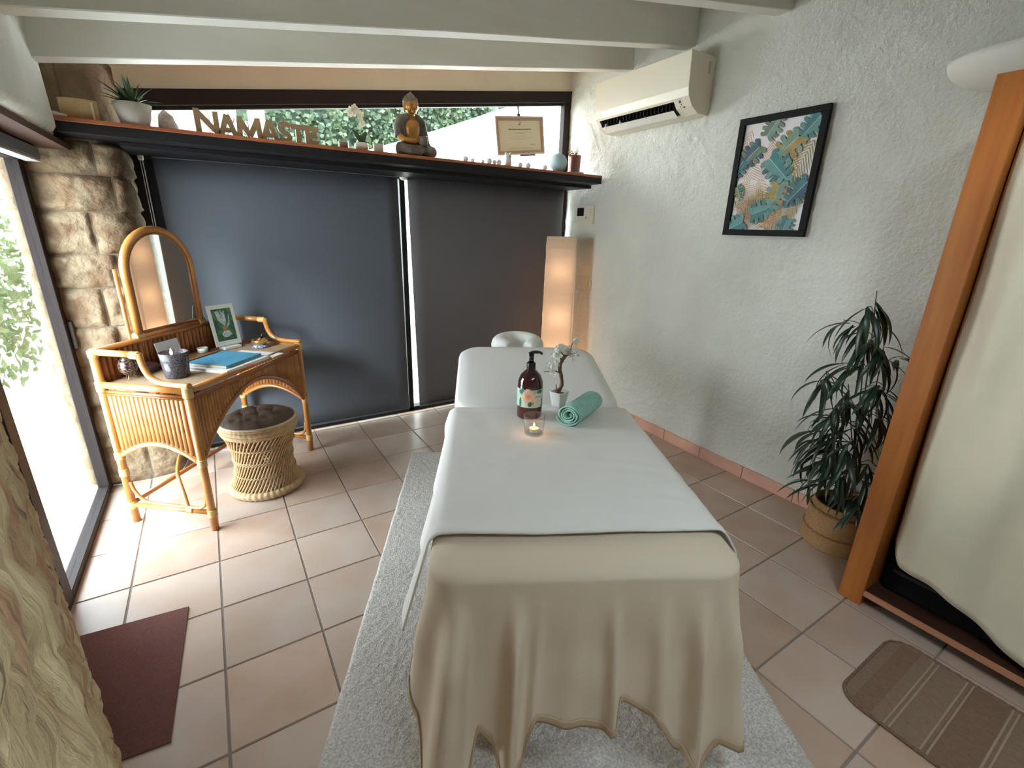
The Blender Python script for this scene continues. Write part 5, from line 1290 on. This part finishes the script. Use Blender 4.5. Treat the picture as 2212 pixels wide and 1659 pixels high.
# ================================================================== PLANT IN BASKET
pc_ = Vector((2.585, .835, 0)); t = thing('potted_fig', 'tall long-leaved ficus in a woven basket beside the wardrobe', 'plant', pc_)
BH = .235; M_bask = mat('woven_jute_basket', (0.60, 0.37, 0.17), 0.75, col2=(0.42, 0.22, 0.09), vscale=90, stretch=(1, 1, 6), bump=.7, bscale=260)
prof = []
for q in range(33):
    z = BH * q / 32; prof.append((.150 - .022 * (q / 32) ** 2 + .0022 * (q % 2), z))
g = G(); g.lathe([(.001, 0)] + prof + [(.122, BH + .002), (.118, BH - .03)], n=48); g.build('basket', M_bask, t, smooth=True)
for zb_, rb in ((.085, .1505), (.20, .143)): 
    g = G(); g.tube([(rb * math.cos(2 * PI * q / 120), rb * math.sin(2 * PI * q / 120), zb_ + .002 * math.sin(q * 1.6)) for q in range(120)], .0045, 6, closed=True); g.build('braid', mat('brown_braid', (0.27, 0.13, 0.05), 0.8), t, smooth=True)
G().lathe([(.001, BH - .03), (.12, BH - .035)], n=30).build('soil', M_soil, t)
M_lf = mat('dark_ficus_leaf', (0.010, 0.030, 0.016), 0.35, col2=(0.018, 0.050, 0.022), vscale=6, objvar=.3, spec=.6); M_st = mat('brown_stem', (0.10, 0.065, 0.04), 0.7)
stems = []
for (dx, dy, tx, ty, tz) in ((0, 0, -.235, .02, 1.085), (.03, .02, -.10, .07, .92), (-.03, .02, -.22, .14, .70), (-.01, -.03, -.12, -.02, .84), (.02, -.01, -.05, .10, .62)):
    Q = catmull([(dx, dy, BH - .03), (dx * .8 - .01, dy * .8, BH + .2), ((dx * .5 + tx * .45), (dy * .5 + ty * .45), BH - .03 + tz * .62), (tx, ty, BH + tz)], 6)
    G().tube(Q, [.0055 * (1 - .7 * i / len(Q)) for i in range(len(Q))], 6).build('stem', M_st, t, smooth=True); stems.append(Q)
lfm = []
for (L_, dr_, w_) in ((.19, 1.25, .0115), (.21, 1.0, .0125), (.17, 1.5, .0105), (.20, .8, .0115)):
    g = blade(L_, w_, dr_, n=8, cup=.45); lfm.append((g.build('leaf', M_lf, t, smooth=True), L_))
used = [False] * 4; rl = random.Random(21); cnt = 0
def put_leaf(P, az, el, sc_=1.0):
    global cnt
    k_ = rl.randrange(4); o = lfm[k_][0] if not used[k_] else inst(lfm[k_][0], t); used[k_] = True
    o.location = P; o.rotation_euler = Euler((rl.uniform(-.35, .35), -el, az)); o.scale = (sc_, sc_ * rl.uniform(.8, 1.2), sc_); cnt += 1
for si, Q in enumerate(stems):
    nlev = [13, 10, 9, 9, 7][si]
    for q in range(nlev):
        f_ = .22 + .78 * q / (nlev - 1); P = Q[min(len(Q) - 1, int(f_ * (len(Q) - 1)))]
        nb = 1 if q < nlev - 1 else 1
        az = rl.uniform(0, 6.28) if rl.random() < .45 else rl.uniform(1.4, 4.2)
        spread = .05 + .17 * (1 - f_) ** .5 * rl.uniform(.5, 1.1)
        if P.x + spread * math.cos(az) > .06: az = PI - az
        E_ = P + Vector((spread * math.cos(az), spread * math.sin(az), .05))
        if q < nlev - 1: G().tube(catmull([P, P.lerp(E_, .5) + Vector((0, 0, .02)), E_], 4), .0018, 5).build('twig', M_st, t, smooth=True)
        else: E_ = P
        for w in range(5 if q < nlev - 1 else 7):
            a2_ = az + rl.uniform(-1.3, 1.3)
            if E_.x + .15 * math.cos(a2_) > .17: a2_ = PI - a2_ + rl.uniform(-.3, .3)
            PP = P.lerp(E_, rl.uniform(.45, 1.0)) if q < nlev - 1 else P - Vector((0, 0, .012 * w))
            put_leaf(PP, a2_, rl.uniform(-.95, .05), rl.uniform(.75, 1.1))

# ================================================================== WARDROBE
XW = 2.19
wd_ = thing('open_wardrobe', 'tall orange-brown wooden wardrobe unit with open front and dark interior', 'wardrobe', (2.48, 0.0, 0))
G().box((XW, .548, 0.0), (2.775, .634, 2.03), bev=.002).build('side_panel', M_wood, wd_, world=True)
G().box((XW, -1.25, 0.0), (2.775, -1.17, 2.03), bev=.002).build('side_panel', M_wood, wd_, world=True)
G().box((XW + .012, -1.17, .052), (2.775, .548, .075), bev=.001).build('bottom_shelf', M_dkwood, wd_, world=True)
G().box((XW + .004, -1.17, .052), (XW + .0125, .548, .076)).build('shelf_edge', mat('pale_orange_edge', (0.42, 0.19, 0.10), 0.5), wd_, world=True)
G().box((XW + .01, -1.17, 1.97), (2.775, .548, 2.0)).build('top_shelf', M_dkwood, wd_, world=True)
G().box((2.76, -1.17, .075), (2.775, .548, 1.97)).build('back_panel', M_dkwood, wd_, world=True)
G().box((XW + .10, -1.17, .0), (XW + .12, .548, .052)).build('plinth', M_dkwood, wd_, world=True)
G().tube([(2.47, -1.17, 1.90), (2.47, .548, 1.90)], .013, 12).build('hanging_rail', M_steel, wd_, world=True)
# cream cover hanging inside
M_cur = mat('cream_linen', (0.68, 0.62, 0.48), 0.85, bump=.15, bscale=300, var=.06, vscale=5)
def curf(u, v):
    z = 1.93 - (1.93) * 0 - v * 1.0 * (1.93 - .0)
    y = .541 - u * 1.35
    zb_ = .235 + .10 * max(0, 1 - u / .045) ** 2.0 - interp(u, [(0, 0), (.05, .0), (.12, .0), (.35, .13), (1, .16)])
    z = 1.93 - (1.93 - zb_) * v
    ins = .02 * v ** 3 * max(0, 1 - u / .1)
    x = XW + .034 + .018 * math.sin(u * 26 + .8 * math.sin(v * 2)) * (.5 + .5 * v) + .014 * math.sin(u * 55 + v) * (1 - v * .5) + .02 * noise.noise(Vector((u * 9, v * 4, 2)))
    x += .03 * max(0, 1 - u / .03) ** 2
    return Vector((x, y - ins, z))
cu_ = G().grid(curf, 120, 60).build('garment_cover', M_cur, smooth=True, recalc=False, solid=.003)
tag(cu_, 'long cream linen cover hanging inside the open wardrobe', 'curtain')
# black case behind it, with faint print
t = thing('folded_black_case', 'black nylon case with small grey print standing in the wardrobe bottom', 'case', (2.42, .28, .076))
G().box((2.29, .04, .0765), (2.50, .53, .30), bev=.02, seg=3).build('body', M_blackcl, t, world=True)
G().box((2.285, .04, .175), (2.292, .50, .19)).build('zip', M_black, t, world=True)
for (ya, yb_, z) in ((.385, .345, .222), (.392, .335, .212)): G().box((2.2875, yb_, z), (2.2885, ya, z + .004)).build('printed_mark', mat('grey_print', (.12, .12, .14), .6), t, world=True)
# crumpled plastic bag
t = thing('plastic_bag', 'crumpled clear plastic bag with cream fabric at the wardrobe floor', 'bag', (2.34, .02, .076))
def bagf(u, v):
    a = 2 * PI * u; q = Vector((math.cos(a) * 2, math.sin(a) * 2, v * 4)); r_ = math.sin(PI * min(1, v * .9 + .06)) * (1 + .3 * noise.noise(q * 1.3))
    return Vector((.08 * r_ * math.cos(a), .17 * r_ * math.sin(a), .0005 + max(0, .125 * v * (1 + .2 * noise.noise(q)))))
G().grid(bagf, 28, 16, cu=True).build('film', sheet_glass('clear_plastic_film', (.8, .8, .76), .15), t)
def fabf(u, v):
    a = 2 * PI * u; q = Vector((math.cos(a) * 2, math.sin(a) * 2, v * 4 + 4)); r_ = math.sin(PI * min(1, v * .9 + .06)) * (1 + .2 * noise.noise(q))
    return Vector((.055 * r_ * math.cos(a), .13 * r_ * math.sin(a) - .02, .003 + .10 * v))
G().grid(fabf, 24, 12, cu=True).build('folded_fabric', M_cur, t, smooth=True)

# ================================================================== OUTSIDE
M_terr = mat('pale_terrace_stone', (0.72, 0.70, 0.66), 0.6, var=.1)
tr = tag(G().box((-4.5, -3.5, -.08), (-.76, 9.5, -.022)).build('terrace_ground', M_grout, org=(-2, 2, 0)), kind='structure')
tp = None
for i in range(6):
    for j in range(14):
        x, y = -.93 - .335 * i, 1.0 + .335 * j
        if tp is None:
            g = G(); g.box((-.165, -.165, -.012), (.165, .165, 0)); tp = g.build('tile', M_terr, tr); o = tp
        else: o = inst(tp, tr)
        o.location = Vector((x, y, -.015)) - tr.location
gg = G(); gg.box((-4.5, 9.5, -.1), (9, 9.6, -.02)); gg.box((-.76, 3.80, -.08), (9.0, 9.5, -.03)); tag(gg.build('garden_ground', mat('dry_earth_lawn', (0.42, 0.40, 0.28), 0.9, col2=(.28, .33, .16), vscale=3), org=(2, 6, 0)), kind='structure')
# outer end of the stone pier
ext = [Vector((-.85, 3.9, 0)), Vector((-.84, 3.60, 0)), Vector((-.81, 3.44, 0)), Vector((-.745, 3.38, 0))]
ext = catmull(ext, 4)
ow = tag(G().grid(lambda u, v: path_at(ext, u)[0] + Vector((0, 0, 2.3 * v)), 12, 2).build('outer_stone_wall', M_mortar, recalc=False), kind='structure')
for ci in range(10):
    z0, z1 = zc[ci] + .003, zc[ci + 1] - .003
    for a, b in ((0.01, .55), (.56, .99)):
        def fn(u, v, a=a, b=b, z0=z0, z1=z1):
            p, n_ = path_at(ext, a + (b - a) * u); return p + Vector((0, 0, z0 + (z1 - z0) * v)), Vector((-1, -.6, 0)).normalized() if a < .5 else Vector((0, -1, 0))
        stone('stone', ow, M_stone, fn, 10, 7, .018, rs.uniform(0, 50))
# leafy masses
def leafmesh(n, dims, size, seed, shell=.5, m=None):
    g = G(); q = random.Random(seed)
    for i in range(n):
        d = Vector((q.gauss(0, 1), q.gauss(0, 1), q.gauss(0, 1))).normalized() * (shell + (1 - shell) * q.random())
        c = Vector((d.x * dims[0], d.y * dims[1], dims[2] + d.z * dims[2]))
        c += noise.noise_vector(c * 3) * .12
        if c.z < .01: c.z = .01 + q.random() * .1
        a = Euler((q.uniform(0, 6), q.uniform(0, 6), q.uniform(0, 6))).to_matrix(); s_ = size * q.uniform(.6, 1.3)
        g.poly([c + a @ Vector(v) * s_ for v in ((-1, 0, 0), (0, -.45, .1), (1, 0, 0), (0, .45, .1))])
    return g
M_bush = mat('bright_green_leaf', (0.045, 0.085, 0.02), 0.5, col2=(.09, .13, .035), vscale=5, trans=.4)
M_ivy = mat('ivy_leaf', (0.035, 0.065, 0.042), 0.45, col2=(.075, .11, .05), vscale=4, trans=.35)
for (x, y, dm, sd, lb, z) in ((-1.95, 5.7, (.7, .6, .95), 1, 'bushy green garden shrub seen through the glass door', -.02), (-2.6, 7.4, (.9, .8, 1.3), 2, 'taller shrub behind the bushy one beyond the glass door', -.02)):
    t = thing('garden_shrub', lb, 'shrub', (x, y, z))
    leafmesh(3200, dm, .045, sd).build('foliage', M_bush, t, recalc=False)
    for q in range(4): G().tube([(0.05 * q - .1, 0, 0), (.12 * q - .2, .05, dm[2] * 1.3)], [.02, .008], 6).build('trunk', M_bark, t)
# white garden wall rising to the right, hedge of climbing leaves behind, trees
M_gw = mat('white_garden_stone', (0.78, 0.76, 0.72), 0.9, var=.12, vscale=3, bump=.5, bscale=10)
yw = 5.6
wp = [at(905, 306, y=yw), at(1000, 276, y=yw), at(1130, 232, y=yw), at(1290, 170, y=yw)]
g = G(); pts = [(wp[0].x - 1.2, yw, wp[0].z - .42)] + [tuple(q) for q in wp]
g.poly([(pts[0][0], yw, -.03)] + pts + [(pts[-1][0], yw, -.03)], (0, -1, 0), .3)
gw = tag(g.build('garden_wall', M_gw), 'sunlit white sloping garden wall outside the clerestory window', 'wall')
g = G(); 
for a, b in zip(pts, pts[1:]): g.tube([Vector(a) + Vector((0, .15, .02)), Vector(b) + Vector((0, .15, .02))], .05, 6)
g.build('coping', mat('grey_coping', (0.40, 0.42, 0.45), 0.8), gw, world=True)
hedge = thing('ivy_hedge', 'tall pale green ivy hedge behind the sloping garden wall', 'hedge', (3.2, 7.3, 0))
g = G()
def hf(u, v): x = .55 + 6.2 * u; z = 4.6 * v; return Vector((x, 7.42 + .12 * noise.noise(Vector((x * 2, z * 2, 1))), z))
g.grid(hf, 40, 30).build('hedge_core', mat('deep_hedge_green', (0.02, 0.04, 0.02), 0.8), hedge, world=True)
g = G(); q = random.Random(9)
for i in range(26000):
    x = .35 + 6.4 * q.random(); z = 1.6 + 3.1 * q.random()
    if x < 1.1 and z > 2.3 + (x - .35) * 1.6: continue
    c = Vector((x, 7.32 - .18 * q.random() + .12 * noise.noise(Vector((x * 2, z * 2, 1))), z)); a = Euler((q.uniform(-.9, .9), q.uniform(-.9, .9), q.uniform(0, 6))).to_matrix(); s_ = .035 * q.uniform(.6, 1.4)
    g.poly([c + a @ Vector(v) * s_ for v in ((-1, 0, 0), (0, .1, -.8), (1, 0, 0), (0, .1, .8))])
tag(g.build('ivy_leaves', M_ivy, hedge, world=True, recalc=False), kind='stuff')
M_trk = mat('pink_grey_bark', (0.11, 0.085, 0.075), 0.9, var=.35, vscale=8, stretch=(3, 3, .6), bump=1.0, bscale=14)
def tree(px, pw, lb, lean=0.0, br=(), y=6.6):
    p = at(px, 270, y=y); r = rad(p, pw / 2)
    t = thing('garden_tree', lb, 'tree', (p.x, y, -.03))
    Q = [(lean * -.6, 0, 0), (lean * -.3, 0, 1.5), (0, 0, p.z), (lean * .4, .05, p.z + 1.4), (lean * .7, .1, p.z + 2.6)]
    G().tube(catmull(Q, 5), [r * 1.25] * 6 + [r] * 9 + [r * .7] * 6, 12).build('trunk', M_trk, t, smooth=True)
    for (a, b, c, rr__) in br:
        G().tube(catmull([(0, 0, p.z + a), (b * .5, 0, p.z + a + c * .4), (b, 0.05, p.z + a + c)], 4), rr__, 7).build('branch', M_trk, t, smooth=True)
    return t
tree(556, 34, 'thick bare tree trunk seen behind the wooden letters, outdoors', .05)
tree(584, 20, 'slimmer trunk close beside the thick tree trunk, outdoors', .05, (), 8.4)
tree(440, 30, 'branching tree seen beyond the first wooden letter, outdoors', -.3, ((-.25, -.5, .5, .05), (-.3, .28, .45, .04), (-.1, -.9, .35, .03)))
